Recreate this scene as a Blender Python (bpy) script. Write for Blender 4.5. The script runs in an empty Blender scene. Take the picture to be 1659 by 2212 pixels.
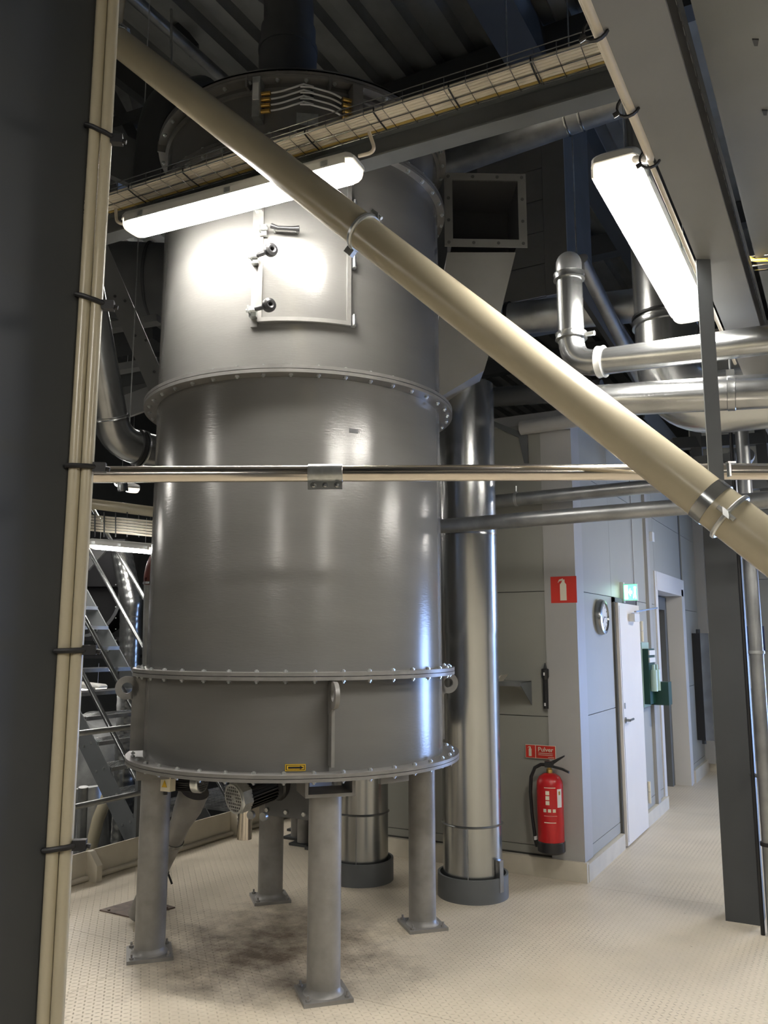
import bpy, bmesh, math, random
from mathutils import Vector, Matrix
random.seed(7)
scene = bpy.context.scene
COL = scene.collection
# ------------------------------------------------------------------ camera
F_PX, PITCH, YAW, EYE = 1800.0, math.radians(8.7), math.radians(29.0), 1.7
cam_data = bpy.data.cameras.new('camera')
cam_data.sensor_fit = 'VERTICAL'; cam_data.sensor_height = 36.0
cam_data.lens = F_PX / 2212.0 * 36.0
cam_data.clip_start = 0.05
cam = bpy.data.objects.new('camera', cam_data); COL.objects.link(cam)
cam.location = (0, 0, EYE); cam.rotation_euler = (math.pi/2 + PITCH, 0, YAW)
scene.camera = cam
# ------------------------------------------------------------------ world and exposure
world = bpy.data.worlds.new('world'); scene.world = world; world.use_nodes = True
world.node_tree.nodes['Background'].inputs[0].default_value = (0.6, 0.65, 0.75, 1)
world.node_tree.nodes['Background'].inputs[1].default_value = 0.01
vs = scene.view_settings
vs.view_transform = 'Standard'; vs.look = 'None'; vs.gamma = 1.0; vs.use_curve_mapping = False
vs.exposure = 0.3
LAMP_STRENGTH = 80.0
DAY_STRENGTH = 22.0

# ------------------------------------------------------------------ measuring helpers
CY, SY, CP, SP = math.cos(YAW), math.sin(YAW), math.cos(PITCH), math.sin(PITCH)
def wd(X, Y, z=0.0):            # right / forward of the viewer -> world
    return Vector((X*CY - Y*SY, X*SY + Y*CY, z))
def ray(x, y):
    u = (x - 829.5)/F_PX; v = (1106 - y)/F_PX
    return wd(u, CP - v*SP, SP + v*CP)
EYEP = Vector((0, 0, EYE))
def at(x, y, t): return EYEP + ray(x, y)*t
def atz(x, y, z): r = ray(x, y); return EYEP + r*((z-EYE)/r.z)
def aty(x, y, w): r = ray(x, y); return EYEP + r*(w/r.y)
def atx(x, y, w): r = ray(x, y); return EYEP + r*(w/r.x)
def atcyl(x, y, c, R):          # first hit with a vertical cylinder -> (angle, z)
    r = ray(x, y); a = r.x**2 + r.y**2; b = -2*(r.x*c[0] + r.y*c[1]); k = c[0]**2 + c[1]**2 - R*R
    d = max(b*b - 4*a*k, 0); t = (-b - math.sqrt(d))/(2*a); p = EYEP + r*t
    return math.atan2(p.y - c[1], p.x - c[0]), p.z

# ------------------------------------------------------------------ materials
def mat(name, col, rough=0.5, metal=0.0, var=0.0, scale=6.0, bump=0.0, bscale=60.0, stretch=(1,1,1), col2=None, coat=0.0, spec=0.5):
    m = bpy.data.materials.new(name); m.use_nodes = True
    nt = m.node_tree; b = nt.nodes['Principled BSDF']
    b.inputs['Base Color'].default_value = (*col, 1); b.inputs['Roughness'].default_value = rough
    b.inputs['Metallic'].default_value = metal; b.inputs['Coat Weight'].default_value = coat
    b.inputs['Specular IOR Level'].default_value = spec
    if var or bump:
        tc = nt.nodes.new('ShaderNodeNewGeometry')
        mp = nt.nodes.new('ShaderNodeMapping'); mp.inputs['Scale'].default_value = stretch
        nt.links.new(tc.outputs['Position'], mp.inputs['Vector'])
    if var:
        n = nt.nodes.new('ShaderNodeTexNoise'); n.inputs['Scale'].default_value = scale; n.inputs['Detail'].default_value = 6
        nt.links.new(mp.outputs[0], n.inputs['Vector'])
        r = nt.nodes.new('ShaderNodeValToRGB')
        c2 = col2 or tuple(c*(1-var) for c in col)
        r.color_ramp.elements[0].position = 0.35; r.color_ramp.elements[1].position = 0.65
        r.color_ramp.elements[0].color = (*c2, 1); r.color_ramp.elements[1].color = (*[min(1, c*(1+var*0.4)) for c in col], 1)
        nt.links.new(n.outputs['Fac'], r.inputs[0]); nt.links.new(r.outputs[0], b.inputs['Base Color'])
    if bump:
        n2 = nt.nodes.new('ShaderNodeTexNoise'); n2.inputs['Scale'].default_value = bscale; n2.inputs['Detail'].default_value = 3
        nt.links.new(mp.outputs[0], n2.inputs['Vector'])
        bp = nt.nodes.new('ShaderNodeBump'); bp.inputs['Strength'].default_value = bump; bp.inputs['Distance'].default_value = 0.01
        nt.links.new(n2.outputs['Fac'], bp.inputs['Height']); nt.links.new(bp.outputs[0], b.inputs['Normal'])
    return m
def emat(name, col, s):
    m = bpy.data.materials.new(name); m.use_nodes = True
    b = m.node_tree.nodes['Principled BSDF']; b.inputs['Base Color'].default_value = (0.8, 0.8, 0.8, 1)
    b.inputs['Emission Color'].default_value = (*col, 1); b.inputs['Emission Strength'].default_value = s
    return m
M = dict(
 tank=mat('grey tank enamel', (0.178,0.175,0.166), 0.22, 0.15, 0.07, 2.0, 0.05, 40.0, (0.6,0.6,3.0)),
 tanktrim=mat('grey painted flange steel', (0.21,0.205,0.195), 0.36, 0.1, 0.12, 14),
 leg=mat('grey lacquered steel pipe', (0.27,0.262,0.25), 0.40, 0.2, 0.2, 9),
 steel=mat('blue grey painted steel', (0.13,0.14,0.145), 0.5, 0, 0.08, 5),
 dsteel=mat('charcoal painted steel', (0.055,0.059,0.062), 0.55, 0, 0.08, 3),
 beam=mat('mid grey painted beam steel', (0.20,0.205,0.21), 0.5, 0, 0.07, 3),
 pvc=mat('cream pipe lacquer', (0.47,0.42,0.30), 0.27, 0, 0.05, 3),
 cable=mat('cream cable sheath', (0.66,0.60,0.49), 0.45, 0, 0.08, 10),
 galv=mat('galvanised steel', (0.38,0.39,0.39), 0.26, 0.93, 0.18, 7, 0.03, 25),
 galvd=mat('weathered galvanised steel', (0.36,0.37,0.37), 0.38, 0.75, 0.25, 6),
 duct=mat('zinc duct sheet', (0.50,0.51,0.50), 0.24, 0.92, 0.10, 3, 0.02, 12, (1,1,0.1)),
 stain=mat('brushed stainless pipe', (0.72,0.66,0.58), 0.2, 1.0, 0.05, 5),
 zinc=mat('bright zinc plate', (0.62,0.64,0.63), 0.33, 0.85, 0.15, 30),
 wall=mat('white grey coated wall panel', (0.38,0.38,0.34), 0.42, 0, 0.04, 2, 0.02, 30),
  matblack=mat('matt black fan paint', (0.010,0.010,0.011), 0.85, 0, 0, 1, 0, 1, (1,1,1), None, 0, 0.15),
 jamb=mat('white painted door casing', (0.68,0.665,0.64), 0.45, 0, 0.03, 2),
 earth=mat('ochre earth cable sheath', (0.36,0.26,0.07), 0.5),
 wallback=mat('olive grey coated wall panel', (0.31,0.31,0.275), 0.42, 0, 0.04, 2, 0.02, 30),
 hallfloor=mat('pale grey hall floor', (0.45,0.44,0.40), 0.6, 0, 0.15, 1.5),
 flash=mat('pale grey corner flashing', (0.42,0.415,0.40), 0.4, 0, 0.04, 2),
 joint=mat('dark panel joint', (0.10,0.10,0.095), 0.7),
 kerb=mat('cream painted kerb', (0.66,0.61,0.50), 0.45, 0, 0.10, 4),
 door=mat('warm white door leaf', (0.85,0.81,0.75), 0.4, 0, 0.03, 2),
 black=mat('black rubber', (0.012,0.012,0.013), 0.5),
 bplas=mat('black moulded plastic', (0.02,0.02,0.021), 0.3),
 red=mat('fire red enamel', (0.55,0.015,0.018), 0.3, 0, 0.06, 8),
 redsign=mat('red sign print', (0.62,0.035,0.02), 0.45),
 white=mat('white plastic', (0.78,0.78,0.76), 0.4),
 cream=mat('cream sign print', (0.75,0.70,0.55), 0.5),
 yellow=mat('yellow sticker', (0.75,0.48,0.03), 0.45),
 brass=mat('brass fitting', (0.65,0.42,0.12), 0.3, 0.9),
 green=mat('dark green plastic', (0.01,0.055,0.04), 0.35),
 palegreen=mat('pale green bottle plastic', (0.45,0.62,0.56), 0.3),
 deck=mat('grey roof deck sheet', (0.42,0.43,0.42), 0.33, 0.75, 0.15, 3),
 slab=mat('grey painted deck underside', (0.24,0.25,0.25), 0.65, 0, 0.10, 3.5),
 darkwall=mat('dark hall cladding', (0.07,0.075,0.078), 0.6, 0, 0.1, 2),
 box=mat('dark grey machine panel', (0.12,0.125,0.13), 0.5, 0, 0.12, 4),
 hopper=mat('grey hopper paint', (0.23,0.227,0.213), 0.45, 0.05, 0.07, 4),
 rust=mat('worn floor plate', (0.16,0.12,0.10), 0.6, 0.2, 0.4, 14),
 redhose=mat('dark red hose', (0.10,0.02,0.015), 0.35),
 blueprint=mat('dark blue notice', (0.03,0.05,0.14), 0.35),
 housing=mat('light grey lamp housing', (0.55,0.55,0.52), 0.45),
 lampface=emat('lit lamp diffuser', (1.0, 0.955, 0.89), LAMP_STRENGTH),
 lampend=emat('glowing lamp end cap', (1.0,0.88,0.70), 1.1),
 inside=mat('shade dark duct inside', (0.05,0.05,0.05), 0.8),  # near-black colour paints in the shade inside the hopper inlet
 day=emat('daylight pane', (0.33, 0.52, 1.0), DAY_STRENGTH),
 exitlit=emat('lit green exit face', (0.05, 0.75, 0.35), 1.6),
 exitwhite=emat('lit white exit symbol', (0.75, 1.0, 0.9), 5.0),
)

# ------------------------------------------------------------------ mesh builder
class MB:
    def __init__(s): s.v = []; s.f = []; s.sm = []
    def add(s, vs, fs, smooth=False):
        n = len(s.v); s.v += [Vector(p) for p in vs]
        for f in fs: s.f.append([i+n for i in f]); s.sm.append(smooth)
        return s
    def box(s, lo, hi, mtx=None):
        x0,y0,z0 = lo; x1,y1,z1 = hi
        p = [Vector(q) for q in ((x0,y0,z0),(x1,y0,z0),(x1,y1,z0),(x0,y1,z0),(x0,y0,z1),(x1,y0,z1),(x1,y1,z1),(x0,y1,z1))]
        if mtx: p = [mtx @ q for q in p]
        return s.add(p, [(0,3,2,1),(4,5,6,7),(0,1,5,4),(1,2,6,5),(2,3,7,6),(3,0,4,7)])
    def obox(s, c, ax, ay, az):   # centre and half-axis vectors
        c, ax, ay, az = map(Vector, (c, ax, ay, az))
        m = Matrix((( ax.x, ay.x, az.x, c.x),(ax.y, ay.y, az.y, c.y),(ax.z, ay.z, az.z, c.z),(0,0,0,1)))
        return s.box((-1,-1,-1),(1,1,1), m)
    def bar(s, p0, p1, w, h, up=(0,0,1)):
        p0, p1 = Vector(p0), Vector(p1); d = p1-p0; up = Vector(up)
        side = d.cross(up)
        if side.length < 1e-6: side = d.cross(Vector((1,0,0)))
        side.normalize(); u = side.cross(d).normalized()
        return s.obox((p0+p1)/2, d/2, side*w/2, u*h/2)
    def tube(s, pts, r, n=20, caps=True, rads=None):
        pts = [Vector(p) for p in pts]; k = len(pts)
        tang = [(pts[min(i+1,k-1)]-pts[max(i-1,0)]).normalized() for i in range(k)]
        a = Vector((0,0,1)) if abs(tang[0].z) < 0.9 else Vector((1,0,0))
        nx = tang[0].cross(a).normalized(); base = len(s.v); vs = []
        for i in range(k):
            nx = (nx - tang[i]*nx.dot(tang[i])).normalized(); ny = tang[i].cross(nx)
            rr = rads[i] if rads else r
            for j in range(n):
                t = 2*math.pi*j/n; vs.append(pts[i] + nx*math.cos(t)*rr + ny*math.sin(t)*rr)
        fs = [(i*n+j, i*n+(j+1)%n, (i+1)*n+(j+1)%n, (i+1)*n+j) for i in range(k-1) for j in range(n)]
        s.add(vs, fs, True)
        if caps:
            s.f.append([base+j for j in range(n)][::-1]); s.sm.append(False)
            s.f.append([base+(k-1)*n+j for j in range(n)]); s.sm.append(False)
        return s
    def cyl(s, p0, p1, r, r1=None, n=24, caps=True):
        return s.tube([p0, p1], r, n, caps, [r, r if r1 is None else r1])
    def lathe(s, c, prof, n=64, axis=(0,0,1), smooth=True, closed=False):   # prof: (radius, height)
        c = Vector(c); ax = Vector(axis).normalized()
        q = Vector((0,0,1)).rotation_difference(ax); vs = []
        for (r, h) in prof:
            for j in range(n):
                t = 2*math.pi*j/n; vs.append(c + q @ Vector((r*math.cos(t), r*math.sin(t), h)))
        k = len(prof); rng = range(k if closed else k-1)
        fs = [(i*n+j, i*n+(j+1)%n, ((i+1)%k)*n+(j+1)%n, ((i+1)%k)*n+j) for i in rng for j in range(n)]
        return s.add(vs, fs, smooth)
    def ring(s, c, r0, r1, h, n=64, axis=(0,0,1)):
        return s.lathe(c, [(r0,0),(r1,0),(r1,h),(r0,h)], n, axis, False, True)
    def prism(s, poly, depth):    # poly: 3D points (planar), depth: vector
        poly = [Vector(p) for p in poly]; d = Vector(depth); n = len(poly)
        return s.add(poly + [p+d for p in poly], [tuple(range(n))[::-1], tuple(range(n, 2*n))] + [(i, (i+1)%n, n+(i+1)%n, n+i) for i in range(n)])
    def arc(s, c, R0, R1, a0, a1, z0, z1, n=16):   # curved slab of a vertical cylinder
        vs = []
        for i in range(n+1):
            a = a0 + (a1-a0)*i/n; ca, sa = math.cos(a), math.sin(a)
            for R, z in ((R0,z0),(R1,z0),(R1,z1),(R0,z1)): vs.append((c[0]+R*ca, c[1]+R*sa, z))
        fs = [(i*4+j, i*4+(j+1)%4, (i+1)*4+(j+1)%4, (i+1)*4+j) for i in range(n) for j in range(4)]
        fs += [(0,1,2,3), (n*4+3,n*4+2,n*4+1,n*4)]
        return s.add(vs, fs, False)
    def mesh(s, name, m, org):
        me = bpy.data.meshes.new(name); me.from_pydata([tuple(p-org) for p in s.v], [], s.f); me.update()
        bm = bmesh.new(); bm.from_mesh(me); bmesh.ops.recalc_face_normals(bm, faces=bm.faces); bm.to_mesh(me); bm.free()
        for p, q in zip(me.polygons, s.sm): p.use_smooth = q
        me.set_sharp_from_angle(angle=math.radians(38))
        me.materials.append(M[m]); return me
    def build(s, name, m, parent=None, label=None, cat=None, group=None, kind=None):
        if parent is not None: org = wloc(parent)
        else:
            xs = [p.x for p in s.v]; ys = [p.y for p in s.v]; zs = [p.z for p in s.v]
            org = Vector(((min(xs)+max(xs))/2, (min(ys)+max(ys))/2, min(zs)))
        o = bpy.data.objects.new(name, s.mesh(name, m, org)); COL.objects.link(o)
        if parent is not None: o.parent = parent
        else: o.location = org
        return tag(o, label, cat, group, kind)
def wloc(o):
    p = Vector(o.location)
    while o.parent is not None: o = o.parent; p += o.location
    return p
def tag(o, label=None, cat=None, group=None, kind=None):
    if label: o['label'] = label
    if cat: o['category'] = cat
    if group: o['group'] = group
    if kind: o['kind'] = kind
    return o
def thing(name, loc, label, cat, group=None):
    o = bpy.data.objects.new(name, None); COL.objects.link(o); o.location = loc; o.empty_display_size = 0.1
    return tag(o, label, cat, group)
def inst(me, name, loc, parent, rot=(0,0,0)):
    o = bpy.data.objects.new(name, me); COL.objects.link(o); o.parent = parent
    o.location = Vector(loc) - (wloc(parent) if parent else Vector()); o.rotation_euler = rot
    return o
def text(s, m, parent, org, xdir, ydir, size, name='lettering', align='LEFT', bold=False):
    cu = bpy.data.curves.new('letters', 'FONT'); cu.body = s; cu.size = size; cu.align_x = align; cu.extrude = 0.0006
    if bold: cu.offset = size*0.012
    tmp = bpy.data.objects.new('letters', cu); COL.objects.link(tmp)
    dg = bpy.context.evaluated_depsgraph_get(); me = bpy.data.meshes.new_from_object(tmp.evaluated_get(dg))
    bpy.data.objects.remove(tmp); me.materials.clear(); me.materials.append(M[m])
    x = Vector(xdir).normalized(); y = Vector(ydir).normalized(); z = x.cross(y); o_ = Vector(org) - wloc(parent)
    me.transform(Matrix(((x.x,y.x,z.x,o_.x),(x.y,y.y,z.y,o_.y),(x.z,y.z,z.z,o_.z),(0,0,0,1))))
    me.name = name
    o = bpy.data.objects.new(name, me); COL.objects.link(o); o.parent = parent; return o
def bend(p0, p1, p2, r, n=8):   # polyline p0-p1-p2 with a rounded corner of tangent length r
    p0, p1, p2 = map(Vector, (p0, p1, p2)); a = p1 + (p0-p1).normalized()*r; b = p1 + (p2-p1).normalized()*r
    return [a*(1-t)**2 + p1*2*t*(1-t) + b*t*t for t in [i/n for i in range(n+1)]]

# ================================================================== SETTING
XE, YB, XW, YF, ZC = -4.9, 6.15, -1.78, 12.0, 7.0
XR, XL, YN = 3.5, -14.0, -9.0
# floor: plates with open seams on a sub-floor
def floor_mat():
    m = mat('cream checker plate', (0.68,0.605,0.48), 0.42, 0, 0.08, 2.2)
    nt = m.node_tree; b = nt.nodes['Principled BSDF']
    geo = nt.nodes.new('ShaderNodeNewGeometry'); L = nt.links.new
    def math_(op, a, c=None, clamp=False):
        n = nt.nodes.new('ShaderNodeMath'); n.operation = op; n.use_clamp = clamp
        for i, q in enumerate((a, c)):
            if q is None: continue
            if isinstance(q, (int, float)): n.inputs[i].default_value = q
            else: L(q, n.inputs[i])
        return n.outputs[0]
    sep = nt.nodes.new('ShaderNodeSeparateXYZ'); L(geo.outputs['Position'], sep.inputs[0])
    s = 0.030
    gx = math_('DIVIDE', sep.outputs[0], s); gy = math_('DIVIDE', sep.outputs[1], s)
    par = math_('MODULO', math_('ADD', math_('ABSOLUTE', math_('FLOOR', gx)), math_('ABSOLUTE', math_('FLOOR', gy))), 2.0)
    fx = math_('SUBTRACT', math_('FRACT', gx), 0.5); fy = math_('SUBTRACT', math_('FRACT', gy), 0.5)
    sg = math_('SUBTRACT', math_('MULTIPLY', math_('GREATER_THAN', par, 0.5), 2.0), 1.0)
    a = math_('ADD', fx, math_('MULTIPLY', fy, sg)); c = math_('SUBTRACT', fx, math_('MULTIPLY', fy, sg))
    e = math_('ADD', math_('MULTIPLY', math_('MULTIPLY', a, a), 2.2), math_('MULTIPLY', math_('MULTIPLY', c, c), 22.0))
    h = math_('SUBTRACT', 1.0, math_('MULTIPLY', e, 1.3), True)
    bp = nt.nodes.new('ShaderNodeBump'); bp.inputs['Strength'].default_value = 0.9; bp.inputs['Distance'].default_value = 0.004
    L(h, bp.inputs['Height']); L(bp.outputs[0], b.inputs['Normal'])
    # ground-in dirt below the vessel and worn studs
    old = b.inputs['Base Color'].links[0].from_socket
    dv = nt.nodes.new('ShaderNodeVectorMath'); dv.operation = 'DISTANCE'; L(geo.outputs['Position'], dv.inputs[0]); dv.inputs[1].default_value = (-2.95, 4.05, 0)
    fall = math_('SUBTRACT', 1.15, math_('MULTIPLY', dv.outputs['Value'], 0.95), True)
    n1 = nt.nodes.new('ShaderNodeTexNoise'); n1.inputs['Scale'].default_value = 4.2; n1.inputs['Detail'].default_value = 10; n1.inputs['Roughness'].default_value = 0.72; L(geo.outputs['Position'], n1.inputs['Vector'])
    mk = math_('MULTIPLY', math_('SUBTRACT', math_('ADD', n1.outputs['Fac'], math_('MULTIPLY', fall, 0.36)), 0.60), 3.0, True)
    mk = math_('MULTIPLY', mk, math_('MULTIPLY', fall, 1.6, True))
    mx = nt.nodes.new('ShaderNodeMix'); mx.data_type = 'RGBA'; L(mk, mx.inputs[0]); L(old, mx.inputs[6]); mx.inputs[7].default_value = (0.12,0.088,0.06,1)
    n2 = nt.nodes.new('ShaderNodeTexNoise'); n2.inputs['Scale'].default_value = 1.3; n2.inputs['Detail'].default_value = 5; L(geo.outputs['Position'], n2.inputs['Vector'])
    wear = math_('MULTIPLY', math_('MULTIPLY', math_('SUBTRACT', n2.outputs['Fac'], 0.46), 5.0, True), math_('GREATER_THAN', h, 0.55))
    wear = math_('MULTIPLY', wear, 0.6)
    mx2 = nt.nodes.new('ShaderNodeMix'); mx2.data_type = 'RGBA'; L(wear, mx2.inputs[0]); L(mx.outputs[2], mx2.inputs[6]); mx2.inputs[7].default_value = (0.22,0.17,0.12,1)
    n3 = nt.nodes.new('ShaderNodeTexNoise'); n3.inputs['Scale'].default_value = 38; n3.inputs['Detail'].default_value = 2; L(geo.outputs['Position'], n3.inputs['Vector'])
    sp = math_('MULTIPLY', math_('GREATER_THAN', n3.outputs['Fac'], 0.735), 0.6)
    mx3 = nt.nodes.new('ShaderNodeMix'); mx3.data_type = 'RGBA'; L(sp, mx3.inputs[0]); L(mx2.outputs[2], mx3.inputs[6]); mx3.inputs[7].default_value = (0.12,0.09,0.07,1)
    L(mx3.outputs[2], b.inputs['Base Color'])
    return m
M['floor'] = floor_mat()
floor = MB().box((XE, YN, -0.25), (XR, YF+0.2, -0.012)).build('floor', 'joint', kind='structure', label='cream checker plate floor of the platform')
fx = [XE+0.01, -3.45, -0.45, XR]; fy = [YN, -6.3, -3.3, -0.8, 1.45, 3.70, 6.05, 9.0, YF]
for i in range(len(fx)-1):
    for j in range(len(fy)-1):
        MB().box((fx[i]+0.001, fy[j]+0.001, -0.012), (fx[i+1]-0.001, fy[j+1]-0.001, 0)).build('floor_plate', 'floor', floor)
MB().box((XL, YN, -3.2), (XE, YF+8, -3.0)).build('floor_lower', 'hallfloor', kind='structure', label='pale grey floor of the lower hall')
# ceiling: ribbed roof deck running away from the viewer
def deck():
    b = MB(); x = XL; prof = []
    while x < XR:
        prof += [(x, ZC), (x+0.13, ZC), (x+0.17, ZC+0.09), (x+0.28, ZC+0.09)]; x += 0.32
    k = len(prof)
    b.add([(p[0], YN, p[1]) for p in prof] + [(p[0], YF+8, p[1]) for p in prof], [(i, i+1, k+i+1, k+i) for i in range(k-1)])
    b.add([(XL, YN, ZC+0.12), (XR, YN, ZC+0.12), (XR, YF+8, ZC+0.12), (XL, YF+8, ZC+0.12)], [(0,1,2,3)])
    return b
deck().build('ceiling', 'deck', kind='structure', label='dark ribbed steel roof deck')
for n, lo, hi, m in (('wall_left', (XL-0.2, YN, -3.2), (XL, YF+8, ZC+0.2), 'darkwall'), ('wall_front', (XL, YN-0.2, -3.2), (XR, YN, ZC+0.2), 'darkwall'),
                     ('wall_right', (XR, YN, -0.2), (XR+0.2, YF+8, ZC+0.2), 'darkwall'), ('wall_hall', (XL, YF+8, -3.2), (XR, YF+8.2, ZC+0.2), 'darkwall')):
    MB().box(lo, hi).build(n, m, kind='structure')
# control room: panel walls, corner flashings, kerbs
ZR = 3.38
wb = MB().box((-3.75, YB+0.012, 0), (XW-0.02, YB+0.15, ZR)).build('wall_back', 'joint', kind='structure', label='white panel wall behind the vessel')
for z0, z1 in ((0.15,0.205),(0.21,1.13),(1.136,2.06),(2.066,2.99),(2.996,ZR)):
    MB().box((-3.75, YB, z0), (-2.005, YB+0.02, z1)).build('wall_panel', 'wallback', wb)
MB().box((-3.75, YB-0.035, 0), (XW+0.03, YB+0.01, 0.135)).build('baseboard_back', 'kerb', kind='structure')
MB().box((-2.01, YB-0.012, 0.13), (XW+0.012, YB+0.008, ZR)).box((XW-0.02, YB+0.008, 0.13), (XW+0.012, YB+0.2, ZR)).build('trim_1', 'flash', kind='structure', label='pale corner flashing of the control room')
ws = MB().box((XW-0.15, YB+0.02, 0), (XW-0.012, 9.2, ZR)).box((XW-0.15, 10.72, 0), (XW-0.012, YF, ZR)).box((XW-0.15, 9.2, 2.28), (XW-0.012, 10.72, ZR)).build('wall_side', 'joint', kind='structure', label='white panel wall with the door')
def side_panels(y0, y1, rows):
    for z0, z1 in rows: MB().box((XW-0.02, y0, z0), (XW, y1, z1)).build('wall_panel', 'wall', ws)
R1 = ((0.125,0.205),(0.21,1.13),(1.136,2.06),(2.066,2.99),(2.996,ZR))
side_panels(YB+0.2, 7.245, R1); side_panels(7.25, 8.13, ((2.066,2.99),(2.996,ZR)))
side_panels(8.135, 8.66, R1); side_panels(8.78, 9.14, R1); side_panels(9.145, 10.72, ((2.30,2.99),(2.996,ZR))); side_panels(10.86, YF-0.12, R1)
MB().box((XW-0.01, YB+0.0, 0), (XW+0.035, 7.24, 0.12)).box((XW-0.01, 8.14, 0), (XW+0.035, 9.14, 0.12)).box((XW-0.01, 10.86, 0), (XW+0.035, YF-0.05, 0.15)).build('baseboard_side', 'kerb', kind='structure')
MB().box((XW-0.01, 8.66, 0.12), (XW+0.03, 8.78, ZR)).build('trim_2', 'flash', kind='structure', label='vertical pale cover strip beyond the door')
MB().box((XW-0.5, 10.62, 0), (XW+0.02, 10.74, 2.3)).box((XW-0.01, 10.74, 0), (XW+0.012, 10.86, 2.42)).box((XW-0.5, 9.14, 2.22), (XW+0.02, 10.74, 2.42)).box((XW-0.01, 9.08, 0), (XW+0.015, 9.2, 2.42)).build('trim_3', 'jamb', kind='structure', label='pale boxed frame of the doorway beyond the door')
MB().box((XW-0.62, 10.48, 0), (XW-0.165, 10.62, 2.05)).box((XW-0.62, 9.2, 2.05), (XW-0.165, 10.62, 2.2)).box((XW-2.6, 9.1, 0), (XW-2.5, 10.7, 2.3)).build('door_2', 'steel', kind='structure', label='grey steel door frame in the deep doorway')
MB().box((XW-0.02, YF-0.12, 0.1), (XW+0.12, YF, 4.2)).build('trim_4', 'flash', kind='structure', label='pale flashing in the far corridor corner')
MB().box((-3.75, YB+0.13, ZR), (XW+0.02, YF, ZR+0.12)).build('ceiling_room', 'flash', kind='structure', label='pale roof edge of the control room')
wf = MB().box((XW, YF+0.02, 0), (XR, YF+0.2, 6.0)).build('wall_far', 'joint', kind='structure', label='white panel wall at the corridor end')
for z0, z1 in ((0.15,0.62),(0.626,1.55),(1.556,2.48),(2.486,3.4),(3.406,4.3),(4.306,6.0)):
    MB().box((XW, YF, z0), (1.3, YF+0.03, z1)).build('wall_panel', 'wall', wf)
MB().box((XW, YF-0.04, 0), (1.3, YF+0.02, 0.15)).build('baseboard_far', 'kerb', kind='structure')
# glazed daylight opening at the corridor end, to the right of the picture
w1 = MB().box((1.3, YF-0.06, 0), (1.38, YF+0.06, 2.4)).box((3.32, YF-0.06, 0), (3.4, YF+0.06, 2.4)).box((1.38, YF-0.06, 2.02), (3.32, YF+0.06, 2.1)).box((1.38, YF-0.06, 0), (3.32, YF+0.06, 0.08)).box((2.32, YF-0.05, 0.08), (2.38, YF+0.05, 2.02)).build('window_1', 'steel', kind='structure', label='tall glazed opening with daylight at the corridor end')
MB().box((1.38, YF-0.01, 0.08), (2.32, YF+0.01, 2.02)).build('pane', 'day', w1); MB().box((2.38, YF-0.01, 0.08), (3.32, YF+0.01, 2.02)).build('pane', 'day', w1)
MB().box((1.25, YF-0.75, 2.1), (3.45, YF+0.02, 2.6)).build('trim_6', 'steel', kind='structure', label='grey box added over the glazed opening to keep daylight off the roof')  # unseen box, added to block daylight rising to the roof
# raised deck over the right side
MB().box((-0.20, YN, 3.05), (XR, 6.6, 3.2)).build('ceiling_deck', 'slab', kind='structure', label='grey painted underside of the raised deck')
# platform edge: toe board with brackets
tb = MB().box((XE-0.012, -4, 0), (XE, 12, 0.20)).build('trim_5', 'kerb', kind='structure', label='cream toe board along the platform edge')
for y in (2.7, 4.45, 6.05, 7.7, 9.2): MB().prism([(XE, y, 0), (XE+0.11, y, 0), (XE+0.11, y, 0.11), (XE+0.03, y, 0.20), (XE, y, 0.20)], (0, 0.05, 0)).build('toe_board_bracket', 'kerb', tb)
MB().tube([(XE+0.02, -4, 0.02), (XE+0.02, 12, 0.02)], 0.02, 10).build('weld_bead', 'kerb', tb)

# ================================================================== THE VESSEL
TC = (-2.925, 4.196); TR = 0.87
tank = thing('storage_vessel', (TC[0], TC[1], 0), 'tall grey painted steel vessel on four pipe legs', 'tank')
T3 = Vector((TC[0], TC[1], 0))
def shell(name, z0, z1, label=None):
    return MB().lathe(T3, [(TR-0.01,z0),(TR,z0),(TR,z1),(TR-0.01,z1)], 128).build(name, 'tank', tank, label)
low = shell('lower_shell', 1.055, 1.50); mid = shell('middle_shell', 1.54, 3.065); upp = shell('upper_shell', 3.105, 4.39); top = shell('top_shell', 4.43, 4.755)
def flange(z, r, h, bolts, gap=0.0, rb=None):
    f = MB().ring(T3 + Vector((0,0,z)), TR-0.005, r, h*0.46, 128).ring(T3 + Vector((0,0,z+h*0.54)), TR-0.005, r, h*0.46, 128).build('flange', 'tanktrim', tank)
    b = MB()
    for i in range(bolts):
        a = 2*math.pi*(i+0.5)/bolts; c = T3 + Vector((math.cos(a)*(rb or (r+TR)/2+0.008), math.sin(a)*(rb or (r+TR)/2+0.008), z))
        b.cyl(c - Vector((0,0,0.016)), c + Vector((0,0,h+0.013)), 0.0065, n=6).cyl(c - Vector((0,0,0.009)), c, 0.012, n=6).cyl(c + Vector((0,0,h)), c + Vector((0,0,h+0.009)), 0.012, n=6)
    b.build('flange_bolts', 'zinc', f, kind='stuff')
flange(1.022, 0.965, 0.035, 40); flange(1.50, 0.945, 0.04, 40); flange(3.065, 0.95, 0.04, 40); flange(4.39, 0.915, 0.04, 40); flange(4.755, 0.93, 0.035, 36)
MB().ring(T3 + Vector((0,0,4.70)), TR-0.005, TR+0.018, 0.02, 128).build('stiffening_ring', 'tanktrim', tank)
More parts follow.
